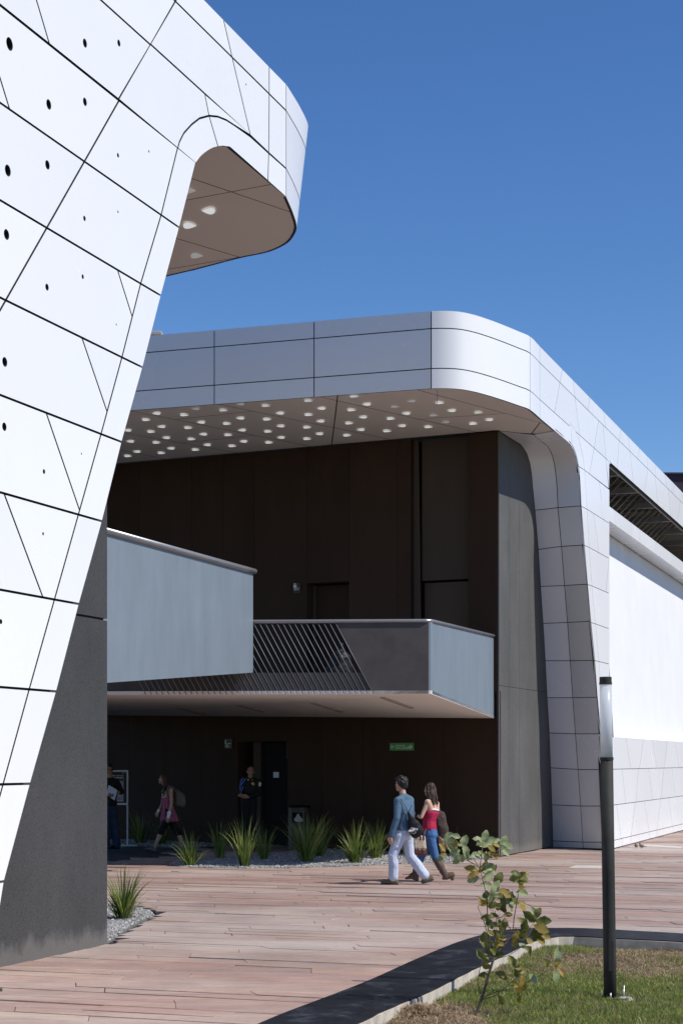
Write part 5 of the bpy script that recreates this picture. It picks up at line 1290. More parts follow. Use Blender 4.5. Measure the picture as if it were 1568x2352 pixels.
# jacket over her arm
jk = empty('jacket', tuple(Zw(1200, 1300, .1)), 'dark brown jacket draped over the arm of the woman in the maroon top', 'jacket')
JK = cloth('dark_brown_jacket', (0.058, 0.040, 0.033), .8, .25, 1.0, 9, .04); JL = cloth('tan_lining', (0.32, 0.20, 0.13), .8, .15, .8, 10, .03)
blob('jacket_body', [[(Zw(1130, 775, .08), (.04, .09, .03)), (Zw(1195, 800, .08), (.05, .09, .03)), (Zw(1135, 1000, .04), (.05, .10, .03)), (Zw(1245, 1050, .04), (.06, .09, .03))],
   [(Zw(1150, 1000, .04), (.05, .10, .03)), (Zw(1245, 1050, .04), (.06, .09, .03)), (Zw(1190, 1230, .03), (.04, .08, .03)), (Zw(1290, 1300, .04), (.04, .07, .03))]], JK, jk, .009, 2, .010, 11)
blob('lining', [[(Zw(1160, 1190, .0), (.035, .05, .03)), (Zw(1220, 1260, .0), (.04, .05, .03)), (Zw(1190, 1430, .02), (.025, .04, .02))], [(Zw(1240, 1270, .0), (.03, .04, .03)), (Zw(1300, 1390, .02), (.02, .04, .02))]], JL, jk, .009, 2, .006, 14)

# ---- woman with backpack in the shade
YB = 37.0
def Zb(zx, zy, dy=0.0): return at(244.6+.132*zx, 1743.6+.132*zy, YB+dy)
wb = empty('person', (Zb(1000, 1620).x, YB, 0), 'woman in red striped dress over black leggings walking in the shade', 'person')
fb_ = Vector((-.95, -.30, 0)).normalized()
J = dict(head=Zb(985, 355), shL=Zb(1120, 535, -.10), shR=Zb(1000, 545, .14), waist=Zb(1060, 770, .02), hipL=Zb(1090, 1000, -.05), hipR=Zb(1060, 1000, .09),
  elL=Zb(1128, 790, -.16), wrL=Zb(1072, 1020, -.22), elR=Zb(965, 790, .2), wrR=Zb(900, 925, .14), knL=Zb(945, 1270, -.06), anL=Zb(850, 1500, -.05), knR=Zb(1245, 1290, .10), anR=Zb(1318, 1510, .08))
P = rig(J, fb_, ((-.93, -.33, .10),), .95, .86); R_, l_, f_, u_, hl_, hf_, hu_ = P['fr']
hls = P['head']+P['neck']+P['torso'](0)+P['pelvis'](0)+P['arm']('L', -.006)+P['arm']('R', -.006)+P['leg']('L', 0)+P['leg']('R', 0)
hls += hand(J['wrL'], (-.1, -.05, -1), (.2, .9, 0), (-.9, 0, 0), .9, .9)+hand(J['wrR'], (-.3, -.1, -.9), (.6, -.6, 0), (-.9, -.3, 0), .9, .9)
hls += [[(J['anL'], .032), (Zb(845, 1560, -.05), .026)], [(J['anR'], .032), (Zb(1325, 1565, .08), .026)]]
blob('body', hls, SK1, wb, .009); face(P, J, .95, wb, SK1)
def striped():
    m, nt, b = mat_new('striped_woven_dress'); p = wpos(nt)
    sep = nt.nodes.new('ShaderNodeSeparateXYZ'); nt.links.new(p, sep.inputs[0]); mul = nt.nodes.new('ShaderNodeMath'); mul.operation = 'MULTIPLY'; mul.inputs[1].default_value = 14
    nt.links.new(sep.outputs[0], mul.inputs[0]); w = noise_node(nt, 4, 2, .5, p); ad = nt.nodes.new('ShaderNodeMath'); ad.operation = 'ADD'; nt.links.new(mul.outputs[0], ad.inputs[0]); nt.links.new(w.outputs[0], ad.inputs[1])
    fr = nt.nodes.new('ShaderNodeMath'); fr.operation = 'FRACT'; nt.links.new(ad.outputs[0], fr.inputs[0])
    r = ramp(nt, [(0, (.36, .04, .07)), (.22, (.30, .12, .32)), (.34, (.40, .05, .06)), (.55, (.42, .22, .12)), (.66, (.34, .03, .08)), (.84, (.24, .16, .42)), (.93, (.38, .05, .10))], 'CONSTANT'); nt.links.new(fr.outputs[0], r.inputs[0])
    nt.links.new(r.outputs[0], b.inputs['Base Color']); b.inputs['Roughness'].default_value = .9; return m
DR = striped(); sm_ = (J['shL']+J['shR'])/2; ch = sm_-UP*.2; sl_ = (J['shL']-J['shR']).normalized(); hm = Zb(1090, 1085, .02)
blob('dress', [[(ch+sl_*.07, (.085, .11, .07), R_), (ch-sl_*.07, (.085, .11, .07), R_), (J['waist']+l_*.05, (.08, .092, .04), R_), (J['waist']-l_*.05, (.08, .092, .04), R_)],
   [(J['waist']+l_*.05, (.08, .092, .04), R_), (J['waist']-l_*.05, (.08, .092, .04), R_), (hm+f_*.13, (.07, .07, .015), R_), (hm-f_*.15, (.07, .07, .015), R_), (hm+l_*.1, (.08, .08, .015), R_), (hm-l_*.1, (.08, .08, .015), R_)],
   [(J['shL'].lerp(J['shR'], .2)+UP*.035, .014), (ch+sl_*.06+f_*.03, (.05, .06, .04), R_)], [(J['shR'].lerp(J['shL'], .2)+UP*.035, .014), (ch-sl_*.06+f_*.03, (.05, .06, .04), R_)]], DR, wb, .009, 2, .008, 12)
LG = cloth('black_leggings', (0.009, 0.009, 0.010), .8, .1, .3)
blob('leggings', P['pelvis'](.006)+P['leg']('L', .010, .012, .02, .53)+P['leg']('R', .010, .012, .02, .53), LG, wb, .009, 2)
GS = cloth('grey_trainer', (0.12, 0.11, 0.10), .8, .2, .4)
for hee, toe in ((Zb(850, 1608, -.05), Zb(655, 1570, -.05)), (Zb(1345, 1620, .08), Zb(1165, 1628, .08))):
    if toe.x < Zb(900, 0).x: hee.z = .03; toe.z = .085
    else: hee.z = .055; toe.z = .026
    blob('shoe', shoe(hee, toe, UP), GS, wb, .008, 2); blob('shoe_sole', sole(hee-UP*.014, toe-UP*.014, UP), SO, wb, .007, 1)
c = J['head']; hh = [[(c+UP*.038-hf_*.02, (.078, .088, .083))], [(c-hf_*.05-UP*.02, (.068, .055, .085)), (c+UP*.05-hf_*.02, .07)]]
for i in range(30):
    a = rr.uniform(-1.7, 1.7); d = (-hf_*math.cos(a)+hl_*math.sin(a)); p0 = c+UP*rr.uniform(0, .05)+d*.070; L = rr.uniform(.2, .45); p1 = p0-UP*L*.5+d*.02; p2 = p0-UP*L+d*.01-hl_*rr.uniform(0, .10)+hf_*rr.uniform(-.02, .08); hh += [[(p0, .02), (p1, .019)], [(p1, .019), (p2, .008)]]
blob('hair', hh, HD, wb, .007, 2, .0025, 30)
for w_, e_ in ((J['wrL'], J['elL']), (J['wrR'], J['elR'])): blob('wrist_wrap', [[(w_.lerp(e_, .02), .036), (w_.lerp(e_, .38 if w_ is J['wrL'] else .2), .040)]], WH, wb, .007, 1)
bpk = empty('backpack', tuple(Zb(1290, 870, .05)), 'grey brown backpack on the woman in the striped dress', 'backpack')
BPM = cloth('grey_brown_nylon', (0.115, 0.10, 0.085), .75, .15, .9, 12, .03)
blob('pack_body', [[(Zb(1215, 560, .02), (.05, .11, .04)), (Zb(1330, 640, .02), (.05, .11, .04)), (Zb(1250, 790, .02), (.06, .12, .05)), (Zb(1345, 820, .02), (.04, .11, .04))]], BPM, bpk, .009, 3, .008, 9)
blob('front_pocket', [[(Zb(1345, 660, .0), (.03, .08, .03)), (Zb(1365, 800, .0), (.03, .08, .03))]], BPM, bpk, .009, 2, .004, 12)
tube('strap', [Zb(1215, 590, -.1), Zb(1150, 495, -.13), Zb(1085, 480, -.13), Zb(1055, 560, -.15), Zb(1062, 650, -.12), Zb(1200, 790, -.08)], [.018, .022, .022, .02, .016, .012], BPM, bpk, 8)

# ---- guard
YG = 37.6
def Zg(zx, zy, dy=0.0): return at(514.3+.144*zx, 1680.9+.144*zy, YG+dy)
gd = empty('person', (Zg(400, 1090).x, YG, 0), 'guard in black uniform with blue shoulder cord standing by the dark door', 'person')
fg = Vector((-.42, -.9, 0)).normalized(); k_ = 1.04; fz0 = 0.0
hx = Zg(385, 1090).x; xL = lambda v: v
J = dict(head=Zg(424, 645, -.02), shL=Zg(530, 800, .02), shR=Zg(300, 805, -.04), waist=Zg(400, 1010, 0), hipL=Zg(450, 1160, .02), hipR=Zg(350, 1160, -.02),
  elL=Zg(570, 985, .0), wrL=Zg(385, 1050, -.24), elR=Zg(262, 985, -.06), wrR=Zg(228, 1020, -.26), knL=Vector((Zg(450, 0).x, YG+.02, .52)), anL=Vector((Zg(455, 0).x, YG+.03, .1)), knR=Vector((Zg(345, 0).x, YG-.03, .52)), anR=Vector((Zg(340, 0).x, YG, .1)))
P = rig(J, fg, ((.12, -.98, -.03),), k_, 1.12); R_, l_, f_, u_, hl_, hf_, hu_ = P['fr']
hls = P['head']+P['neck']+P['torso'](0)+P['pelvis'](0)+P['arm']('L', 0)+P['arm']('R', 0)+P['leg']('L', 0)+P['leg']('R', 0)
hls += hand(J['wrL'], (-1, -.3, .1), (0, .3, -1), (0, -.3, 1), 1, .8)+hand(J['wrR'], (.9, -.3, -.1), (0, .3, -1), (0, -.3, 1), 1, .8)
hls += [[(J['an'+s_], .032), (J['an'+s_]-UP*.05, .026)] for s_ in 'LR']
blob('body', hls, SK2, gd, .009); face(P, J, k_, gd, SK2)
UN = cloth('black_uniform', (0.010, 0.010, 0.012), .75, .15, .6); hem = J['waist']-UP*.08
blob('uniform_shirt', P['trap'](.014)+P['torso'](.022)+P['arm']('L', .018, .93, .008)+P['arm']('R', .018, .93, .008)+[[(J['waist']+l_*.07, (.09, .11, .05), R_), (J['waist']-l_*.07, (.09, .11, .05), R_), (hem+l_*.075, (.09, .11, .03), R_), (hem-l_*.075, (.09, .11, .03), R_)], [((J['shL']+J['shR'])/2+UP*.03, (.065, .065, .03), R_), (J['shL'], .062), (J['shR'], .062)]], UN, gd, .009, 2, .004, 12)
blob('trousers', P['pelvis'](.02)+P['leg']('L', .018, .015, .03, .99)+P['leg']('R', .018, .015, .03, .99), UN, gd, .01, 2, .003, 12)
for s_ in 'LR':
    hee = J['an'+s_]-f_*.05; hee.z = .028; toe = hee+f_*.27; blob('shoe', shoe(hee, toe, UP), M['black'], gd, .008, 2)
bl_c = J['waist']-UP*.085; blob('belt', [[(bl_c+l_*.085, (.096, .118, .02), R_), (bl_c-l_*.085, (.096, .118, .02), R_)]], M['black'], gd, .007, 1)
box('belt_buckle', bl_c+f_*.125+l_*-.03, (.05, .012, .035), M['metal'], gd, ax=l_, ay=f_, bev=.002)
GO = plain('gold_badge', (0.55, 0.36, 0.10), .35, .1, 20, .7); BLC = cloth('blue_cord', (0.10, 0.22, 0.62), .8, .1, .2)
def gface(zx, zy, off=-.25):
    r = ray(514.3+.144*zx, 1680.9+.144*zy); return Vector((0, 0, CH))+r*(YG+off)
sh_o = [o for o in gd.children if o.name.startswith('uniform_shirt')][0]
def gpt(zx, zy, d=.006):
    r = ray(514.3+.144*zx, 1680.9+.144*zy).normalized(); ok, loc, nn, _ = sh_o.ray_cast(Vector((0, 0, CH)), r); return (loc-r*d) if ok else Zg(zx, zy, -.1)
def disc(name, ctr, r, mat, par, n=10, sy=1.0):
    V = [ctr+Vector((math.cos(a*2*math.pi/n)*r, 0, math.sin(a*2*math.pi/n)*r*sy)) for a in range(n)]; return mesh(name, V+[v+Vector((0, .008, 0)) for v in V], [tuple(range(n))]+[(i, (i+1) % n, n+(i+1) % n, n+i) for i in range(n)], mat, par)
disc('badge', gpt(458, 835), .032, GO, gd); disc('badge_centre', gpt(458, 835, .012), .016, plain('badge_green', (.10, .20, .17), .5), gd)
disc('shoulder_patch', gpt(566, 840), .036, WH, gd, 8, 1.35); disc('shoulder_patch_centre', gpt(566, 838, .012), .027, GO, gd, 8, 1.35)
disc('collar_pin', gpt(451, 772), .010, GO, gd)
tube('shoulder_cord', [gpt(345, 745, .01), gpt(310, 795, .012), gpt(268, 860, .012)], .012, BLC, gd, 8)
tube('shoulder_cord', [gpt(305, 735, .01), gpt(270, 790, .012), gpt(258, 880, .012), gpt(262, 940, .012), gpt(275, 960, .014), gpt(290, 930, .012), gpt(300, 875, .012)], .009, BLC, gd, 8)
disc('undershirt_collar', Zg(385, 768, -.14), .014, WH, gd, 6)
c = J['head']; blob('hair', [[(c+UP*.062*k_-hf_*.022, (.074, .085, .062))], [(c-hf_*.05, (.070, .048, .07))], [(c+hl_*.062+UP*.045, (.014, .045, .03))], [(c-hl_*.062+UP*.045, (.014, .045, .03))]], HG, gd, .007, 2, .002, 40)

# ---- man half hidden behind the concrete wall
YH = 38.3
def Zh2(zx, zy, dy=0.0): return at(244.6+.132*zx, 1743.6+.132*zy, YH+dy)
hm_ = empty('person', (Zh2(90, 1540).x, YH, 0), 'man in black shirt and dark jeans partly hidden by the concrete wall, holding papers', 'person')
fh = Vector((-.75, -.65, 0)).normalized(); gz = lambda v, z: Vector((v.x, v.y, z))
J = dict(head=Zh2(40, 170), shL=Zh2(165, 400, .05), shR=Zh2(-40, 400, -.05), waist=Zh2(60, 700), hipL=Zh2(110, 880, .04), hipR=Zh2(20, 880, -.04), elL=Zh2(252, 570, .02), wrL=Zh2(105, 618, -.16), elR=Zh2(-90, 600, -.05), wrR=Zh2(20, 640, -.2),
  knL=gz(Zh2(135, 1180, .02), .50), anL=gz(Zh2(178, 1480, .02), .10), knR=gz(Zh2(0, 1180, -.05), .50), anR=gz(Zh2(-20, 1480, -.05), .10))
P = rig(J, fh, ((-.8, -.6, 0),), 1.02, 1.1); R_, l_, f_, u_, hl_, hf_, hu_ = P['fr']
hls = P['head']+P['neck']+P['torso'](0)+P['pelvis'](0)+P['arm']('L', 0)+P['arm']('R', 0)+P['leg']('L', 0)+P['leg']('R', 0)+hand(J['wrL'], (-1, -.2, -.1), (0, .5, -1), (0, -.3, 1), 1, .7)+hand(J['wrR'], (.8, -.4, 0), (0, .5, -1), (0, -.3, 1), 1, .7)
hls += [[(J['an'+s_], .032), (J['an'+s_]-UP*.05, .026)] for s_ in 'LR']
blob('body', hls, SK2, hm_, .010); face(P, J, 1.0, hm_, SK2)
BS = cloth('black_tshirt', (0.012, 0.013, 0.012), .85, .15, .6); hem = J['waist']-UP*.13
blob('shirt', P['trap'](.014)+P['torso'](.025)+P['arm']('L', .03, .45)+P['arm']('R', .03, .45)+[[(J['waist']+l_*.07, (.095, .11, .05), R_), (J['waist']-l_*.07, (.095, .11, .05), R_), (hem+l_*.08, (.10, .12, .03), R_), (hem-l_*.08, (.10, .12, .03), R_)]], BS, hm_, .010, 2, .005, 10)
blob('jeans', P['pelvis'](.02)+P['leg']('L', .02, .02, .035, .99)+P['leg']('R', .02, .02, .035, .99), cloth('dark_denim', (0.030, 0.045, 0.085), .85, .2, .8), hm_, .010, 2, .004, 12)
for s_ in 'LR':
    hee = J['an'+s_]-f_*.05; hee.z = .028; blob('shoe', shoe(hee, hee+f_*.27, UP), M['black'], hm_, .009, 2)
c = J['head']; blob('hair', [[(c+UP*.055-hf_*.02, (.078, .088, .07))], [(c-hf_*.05, (.070, .05, .07))]], HG, hm_, .008, 2)
pp = [Zh2(40, 455, -.24), Zh2(190, 545, -.20), Zh2(140, 725, -.20), Zh2(-10, 620, -.24)]
pap = mesh('papers', pp+[v+Vector((0, .006, 0)) for v in pp], [(0, 1, 2, 3), (7, 6, 5, 4), (0, 4, 5, 1), (1, 5, 6, 2), (2, 6, 7, 3), (3, 7, 4, 0)], cloth('white_paper', (.62, .68, .80), .7, .03, .1)); tag(pap, 'sheaf of white papers held by the half hidden man', 'papers')

# ------------------------------------------------------------------ signs, notice board, bin, bag, birds, cord
def text(name, s, p, u, n, h, mat, parent, align='LEFT', extr=0.0015, wfac=1.0):
    cu = bpy.data.curves.new(name, 'FONT'); cu.body = s; cu.size = h; cu.align_x = align; cu.extrude = extr
    o = bpy.data.objects.new(name, cu); col.objects.link(o); col.objects.unlink(o); TMP.collection.objects.link(o); vl = TMP.view_layers[0]; vl.update(); me = bpy.data.meshes.new_from_object(o.evaluated_get(vl.depsgraph)); bpy.data.objects.remove(o)
    u = Vector(u).normalized(); n = Vector(n).normalized(); v = n.cross(u)
    Mx = Matrix((u*wfac, v, n)).transposed().to_4x4(); Mx.translation = Vector(p); me.transform(Mx); me.materials.clear(); me.materials.append(mat)
    ob = bpy.data.objects.new(name, me); col.objects.link(ob); setparent(ob, parent); return ob
def flat(name, pts2, p, u, v, n, mat, parent, t=0.002):
    V = [Vector(p)+u*a+v*b for a, b in pts2]; k = len(V); tr = tessellate_polygon([[Vector((a, b, 0)) for a, b in pts2]])
    return mesh(name, [q+n*t for q in V]+V, [tuple(t_) for t_ in tr]+[(i, (i+1) % k, k+(i+1) % k, k+i) for i in range(k)], mat, parent)
GRN = plain('green_sign_paint', (0.055, 0.28, 0.07), .5, .05); LTR = plain('white_lettering', (0.80, 0.76, 0.66), .6, .02)
def sign_frame(px0, px1, py0, py1, f0, p0, u, n, off):
    s0_, s1_ = px_on(p0, u)(px0), px_on(p0, u)(px1); zt, zb_ = pz((px0+px1)/2, py0, p0, u), pz((px0+px1)/2, py1, p0, u)
    return s0_, s1_, zb_, zt
# evacuation sign (its own x runs towards the right of the picture = -wall u)
s0_, s1_, zb_, zt = sign_frame(896, 951, 1707, 1724.5, flw, lw0, LU, LN, 0)
ctr = flw((s0_+s1_)/2, (zb_+zt)/2, 0.012); W = abs(s0_-s1_); H = zt-zb_; ux = -LU; o0 = flw(s0_, zb_, 0.022)
sg = empty('evacuation_sign', tuple(flw((s0_+s1_)/2, zb_, 0.01)), 'green evacuation route sign with white arrow on the dark wall above the couple', 'sign')
box('sign_plate', ctr, (W, .018, H), GRN, sg, ax=ux, ay=LN, bev=.002)
tp = lambda a, b: o0+ux*a*W+UP*b*H
text('lettering', 'RUTA DE', tp(.26, .53), ux, LN, H*.30, LTR, sg, wfac=W/H/3.15); text('lettering', 'EVACUACIÓN', tp(.26, .22), ux, LN, H*.30, LTR, sg, wfac=W/H/3.15)
def line(name, a, b, w, par=sg, mat=LTR, tpf=None):
    f = tpf or tp; A, B = f(*a), f(*b); d = (B-A).normalized(); s_ = d.cross(LN).normalized()*w/2
    V = [A-s_, B-s_, B+s_, A+s_]; mesh(name, [v+LN*.002 for v in V]+V, [(0, 1, 2, 3), (0, 4, 5, 1), (1, 5, 6, 2), (2, 6, 7, 3), (3, 7, 4, 0)], mat, par)
lw_ = H*.085
for a, b in (((.76, .48), (.94, .48)), ((.85, .75), (.94, .48)), ((.86, .20), (.94, .48)), ((.05, .55), (.11, .58)), ((.09, .60), (.08, .42)), ((.08, .44), (.045, .33)), ((.08, .44), (.12, .36)), ((.12, .36), (.125, .24)), ((.135, .52), (.19, .52)), ((.165, .64), (.195, .52)), ((.165, .40), (.195, .52))): line('symbol', a, b, lw_ if a[0] > .5 else lw_*.7)
flat('symbol', [(.012*math.cos(t*.7854), .012*math.sin(t*.7854)) for t in range(8)], tp(.085, .71), ux, UP, LN, LTR, sg)
# restroom signs
PLT = plain('dark_sign_plate', (0.022, 0.019, 0.018), .5, .05)
def wc_sign(px0, px1, py0, py1, f0, p0, u, n, words, figs, label):
    s0_, s1_, zb_, zt = sign_frame(px0, px1, py0, py1, f0, p0, u, n, 0); W = abs(s0_-s1_); H = zt-zb_; ux = -u; o0 = f0(s0_, zb_, 0.032)
    r = empty('restroom_sign', tuple(f0((s0_+s1_)/2, zb_, .01)), label, 'sign'); box('sign_plate', f0((s0_+s1_)/2, (zb_+zt)/2, 0.017), (W, .028, H), PLT, r, ax=ux, ay=n, bev=.002)
    t = lambda a, b: o0+ux*a*W+UP*b*H
    for i in range(figs):
        x0 = .18+.2*i; c_ = t(x0, .74); flat('pictogram', [(-.010, -.055), (.010, -.055), (.011, -.02), (.020, -.012), (.006, .03), (-.006, .03), (-.020, -.012), (-.011, -.02)], c_, ux, UP, n, LTR, r)
        flat('pictogram', [(.011*math.cos(q*.7854), .044+.011*math.sin(q*.7854)) for q in range(8)], c_, ux, UP, n, LTR, r)
    flat('rule', [(0, 0), (W*.72, 0), (W*.72, .008), (0, .008)], t(.12, .50), ux, UP, n, LTR, r)
    for i, wd_ in enumerate(words): text('lettering', wd_, t(.14, .30-.17*i), ux, n, H*.19, LTR, r, wfac=.9)
wc_sign(674, 691, 1340, 1363, fbw, bwb, BU, BN, ['BAÑOS'], 2, 'dark restroom sign beside the upper floor door')
wc_sign(517, 535, 1698, 1720, flw, lw0, LU, LN, ['BAÑO', 'MUJERES'], 1, "dark women's restroom sign left of the guard's door")
# notice board on a stand
YN = 40.0
def Zn(zx, zy, dy=0.0): return at(244.6+.132*zx, 1743.6+.132*zy, YN+dy)
foot = Zn(370, 1475); nbd = empty('notice_board', (foot.x, foot.y, 0), 'white framed programme board on a slim stand behind the half hidden man', 'notice board')
FRM = plain('white_frame', (0.62, 0.62, 0.62), .5, .05); BRD = plain('maroon_black_poster', (0.030, 0.018, 0.018), .6, .1)
UX = Vector((1, 0, 0)); x0, x1 = Zn(-260, 0).x, Zn(365, 0).x; zt, zb_ = Zn(0, 210).z, Zn(0, 785).z
box('poster', ((x0+x1)/2, YN, (zt+zb_)/2), (x1-x0, .02, zt-zb_), BRD, nbd)
for a, b, c_, d_ in ((x0, x1, zt, .035), (x0, x1, zb_, .045)): box('frame_rail', ((a+b)/2, YN-.005, c_), (b-a+.03, .035, d_), FRM, nbd)
for x in (x0, x1): box('frame_post', (x, YN-.006, zt/2+.01), (.035, .034, zt-.02), FRM, nbd)
for x in (x0, x1): box('foot', (x, YN, .016), (.44, .05, .028), FRM, nbd)
text('lettering', 'Programación semanal', (Zn(295, 0).x, YN-.012, Zn(0, 303).z), UX, (0, -1, 0), .055, LTR, nbd, 'RIGHT', wfac=.95)
text('lettering', 'museo', (Zn(325, 0).x, YN-.012, Zn(0, 252).z), UX, (0, -1, 0), .03, LTR, nbd, 'RIGHT')
cols_ = [(.35, .32, .34), (.40, .20, .30), (.26, .30, .45), (.20, .24, .36), (.24, .32, .20), (.40, .36, .20)]
px_, pxr = Zn(20, 0).x, Zn(295, 0).x
box('timetable', ((px_+pxr)/2, YN-.011, (Zn(0, 320).z+Zn(0, 740).z)/2), (pxr-px_, .004, Zn(0, 320).z-Zn(0, 740).z), plain('timetable_paper', (.5, .48, .47), .7, .05), nbd)
for r_ in range(6):
    for q in range(5):
        a = Zn(30+q*53, 0).x; b = Zn(78+q*53, 0).x; z1_ = Zn(0, 335+r_*66).z; z0_ = Zn(0, 392+r_*66).z
        cc_ = cols_[(r_*2+q) % 6] if r_ else (.05, .04, .05)
        box('timetable_cell', ((a+b)/2, YN-.0145, (z0_+z1_)/2), (b-a, .003, z1_-z0_), M.setdefault('cell%s' % (cc_,), plain('timetable_print', cc_, .7, .05)), nbd)
# litter bin
YL = 38.2; bx_ = at(687, 1852, YL); bz = bx_.z; bn = empty('litter_bin', (bx_.x, YL, 0), 'round steel litter bin with open mouth standing against the dark wall', 'litter bin')
STL = plain('brushed_steel', (0.06, 0.05, 0.043), .5, .25, 6, .5); br = .235
nseg = 28; V = []; Fc = []; lev = [0.0, .03, .30, bz*.63, bz*.86, bz-.02]
for z in lev:
    for i in range(nseg): a = 2*math.pi*i/nseg; V.append((bx_.x+br*math.cos(a), YL+br*math.sin(a), z))
for k in range(len(lev)-1):
    for i in range(nseg):
        j = (i+1) % nseg; am = 2*math.pi*(i+.5)/nseg
        if k == 3 and abs((am-4.55+math.pi) % (2*math.pi)-math.pi) < .62: continue
        Fc.append((k*nseg+i, k*nseg+j, (k+1)*nseg+j, (k+1)*nseg+i))
mesh('drum', V, Fc, STL, bn, True)
tube('lid', [(bx_.x, YL, bz-.03), (bx_.x, YL, bz), (bx_.x, YL, bz+.02)], [br+.012, br+.015, br-.03], M['black'], bn, 28)
tube('liner', [(bx_.x, YL, .05), (bx_.x, YL, bz*.80)], br-.02, M['black'], bn, 20)
blob('rubbish', [[(Vector((bx_.x-.06, YL-.20, bz*.70)), .05), (Vector((bx_.x+.05, YL-.20, bz*.68)), .045), (Vector((bx_.x-.02, YL-.2, bz*.79)), .03)]], cloth('crumpled_wrapper', (.40, .40, .42), .5, .4, .9), bn, .01, 1, .02, 22)
# black rubbish bag upstairs behind the rods
rbg = on_plane(776, 1545, bcx-FN*2.0, FN); rb2 = blob('rubbish_bag', [[(Vector((rbg.x, rbg.y, 3.60)), (.30, .25, .17)), (Vector((rbg.x+.05, rbg.y, 3.95)), (.20, .18, .15))], [(Vector((rbg.x+.04, rbg.y, 4.05)), .08), (Vector((rbg.x+.06, rbg.y, 4.18)), .05)]], cloth('black_plastic', (.010, .010, .012), .5, .2, .6, 12, .03), None, .015, 1, .025, 7)
tag(rb2, 'full black plastic rubbish bag on the balcony behind the slanted rods', 'rubbish bag')
# pigeons on the paving
PG = cloth('grey_plumage', (0.17, 0.13, 0.11), .8, .3, .3)
for px, py, fl, lab in ((1460.5, 1950, 0, 'small brown bird standing upright on the paving by the white side wall'), (1472.5, 1950.5, 1, 'small brown bird with its tail stretched out on the paving by the white side wall')):
    p = on_z(px, py); b = empty('bird', tuple(p), lab, 'bird', 'birds on the paving'); d = Vector((-1, -.2, 0)).normalized() if fl else Vector((-.5, -.85, 0)).normalized()
    blob('body', [[(p+UP*.075+d*.02, (.035, .035, .04)), (p+UP*.06-d*.03, (.03, .03, .03))], [(p+UP*.10+d*.03, .018), (p+UP*.125+d*.04, .019)], [(p+UP*.125+d*.055, .008), (p+UP*.122+d*.075, .003)], [(p+UP*.055-d*.05, (.02, .02, .012)), (p+UP*.05-d*(.12 if fl else .08), (.016, .016, .006))]], PG, b, .005, 2)
    for s_ in (-1, 1): tube('leg', [p+UP*.045+d.cross(UP)*.014*s_, p+d.cross(UP)*.014*s_+UP*.002], .003, M['truss'], b, 6)
# loose blue cord hanging from the canopy
ct = on_z(1004, 897, ZS); crd = tube('cord', [ct+UP*.0, ct-UP*.12+Vector((.004, 0, 0)), ct-UP*.28+Vector((-.012, 0, 0))], .005, plain('blue_cord', (.06, .16, .42), .7), None, 6); tag(crd, 'short blue cord dangling from the canopy edge', 'cord')

# ------------------------------------------------------------------ sapling
YS = 13.72
def Zs(zx, zy, dy=0.0): return at(972+.22*zx, 1881.6+.22*zy, YS+dy)
def bark():
    m, nt, b = mat_new('sapling_bark'); n = noise_node(nt, 60, 4, .6, wpos(nt)); r = ramp(nt, [(.3, (.045, .032, .022)), (.7, (.12, .09, .065))]); nt.links.new(n.outputs[0], r.inputs[0]); nt.links.new(r.outputs[0], b.inputs['Base Color']); b.inputs['Roughness'].default_value = .8; bump(nt, b, n.outputs[0], .5, .004); return m
BK = bark(); TW = plain('green_twig', (0.19, 0.15, 0.085), .7, .2, 30)
base_ = Zs(518, 2150); base_.z = LZ-.03
sap = empty('sapling', (base_.x, base_.y, LZ), 'young sapling with sparse green and browning leaves on the lawn edge', 'sapling')
def stick(pts, r0, r1, mat, name='branch'):
    P = [Zs(*p) if not isinstance(p, Vector) else p for p in pts]; n = len(P); return tube(name, P, [r0+(r1-r0)*i/(n-1) for i in range(n)], mat, sap, 8)
stick([base_, (545, 2060), (600, 1900), (630, 1800), (672, 1660), (720, 1500), (745, 1440)], .0155, .0085, BK, 'trunk')
br_ = [[(745, 1440), (800, 1365), (870, 1290, .05), (935, 1190, .06), (945, 1040, .05), (970, 900, .06), (995, 760, .08), (1005, 650, .08)],
 [(740, 1440), (700, 1370, -.03), (680, 1250, -.04), (668, 1000, -.05), (665, 880, -.05), (640, 720, -.04), (610, 600, -.02), (590, 520, 0)],
 [(590, 520), (545, 480), (440, 425, -.06), (330, 370, -.10), (275, 345, -.12)], [(590, 520), (520, 410, .03), (420, 310, .06), (330, 215, .08), (300, 185, .09)], [(590, 520), (605, 380, .02), (625, 230, .03), (640, 180, .03)],
 [(595, 510), (650, 440, -.05), (740, 360, -.08), (810, 305, -.10)], [(720, 1430), (700, 1320, .1), (740, 1160, .12), (765, 1040, .12), (745, 960, .1)], [(765, 1040, .12), (830, 1020, .14), (850, 980, .14)], [(935, 1190, .06), (900, 1140, .0), (850, 1060, -.05), (845, 1000, -.05)],
 [(870, 1290, .05), (1000, 1180, .1), (1080, 1170, .12), (1150, 1090, .12)], [(750, 1465), (880, 1430, .05), (1000, 1360, .1)], [(625, 1885), (740, 1850, -.05), (870, 1750, -.08), (970, 1660, -.1), (1060, 1620, -.1)], [(640, 1860), (780, 1800, .08), (950, 1770, .1), (1180, 1660, .12), (1300, 1580, .12), (1390, 1520, .14)],
 [(600, 1830), (565, 1700, .03), (590, 1560, .04), (620, 1470, .04)], [(680, 1250, -.04), (620, 1030, .06), (570, 930, .08), (590, 860, .08)], [(940, 1250, .1), (1040, 1270, .1), (1100, 1210, .1), (1160, 1080, .1)], [(745, 1440), (760, 1200, -.1), (770, 1090, -.12), (800, 960, -.12)]]
for i, b_ in enumerate(br_): stick(b_, .0062 if i < 2 else .0040, .0020, BK if i < 2 or i in (6, 9, 11, 12, 13) else TW)
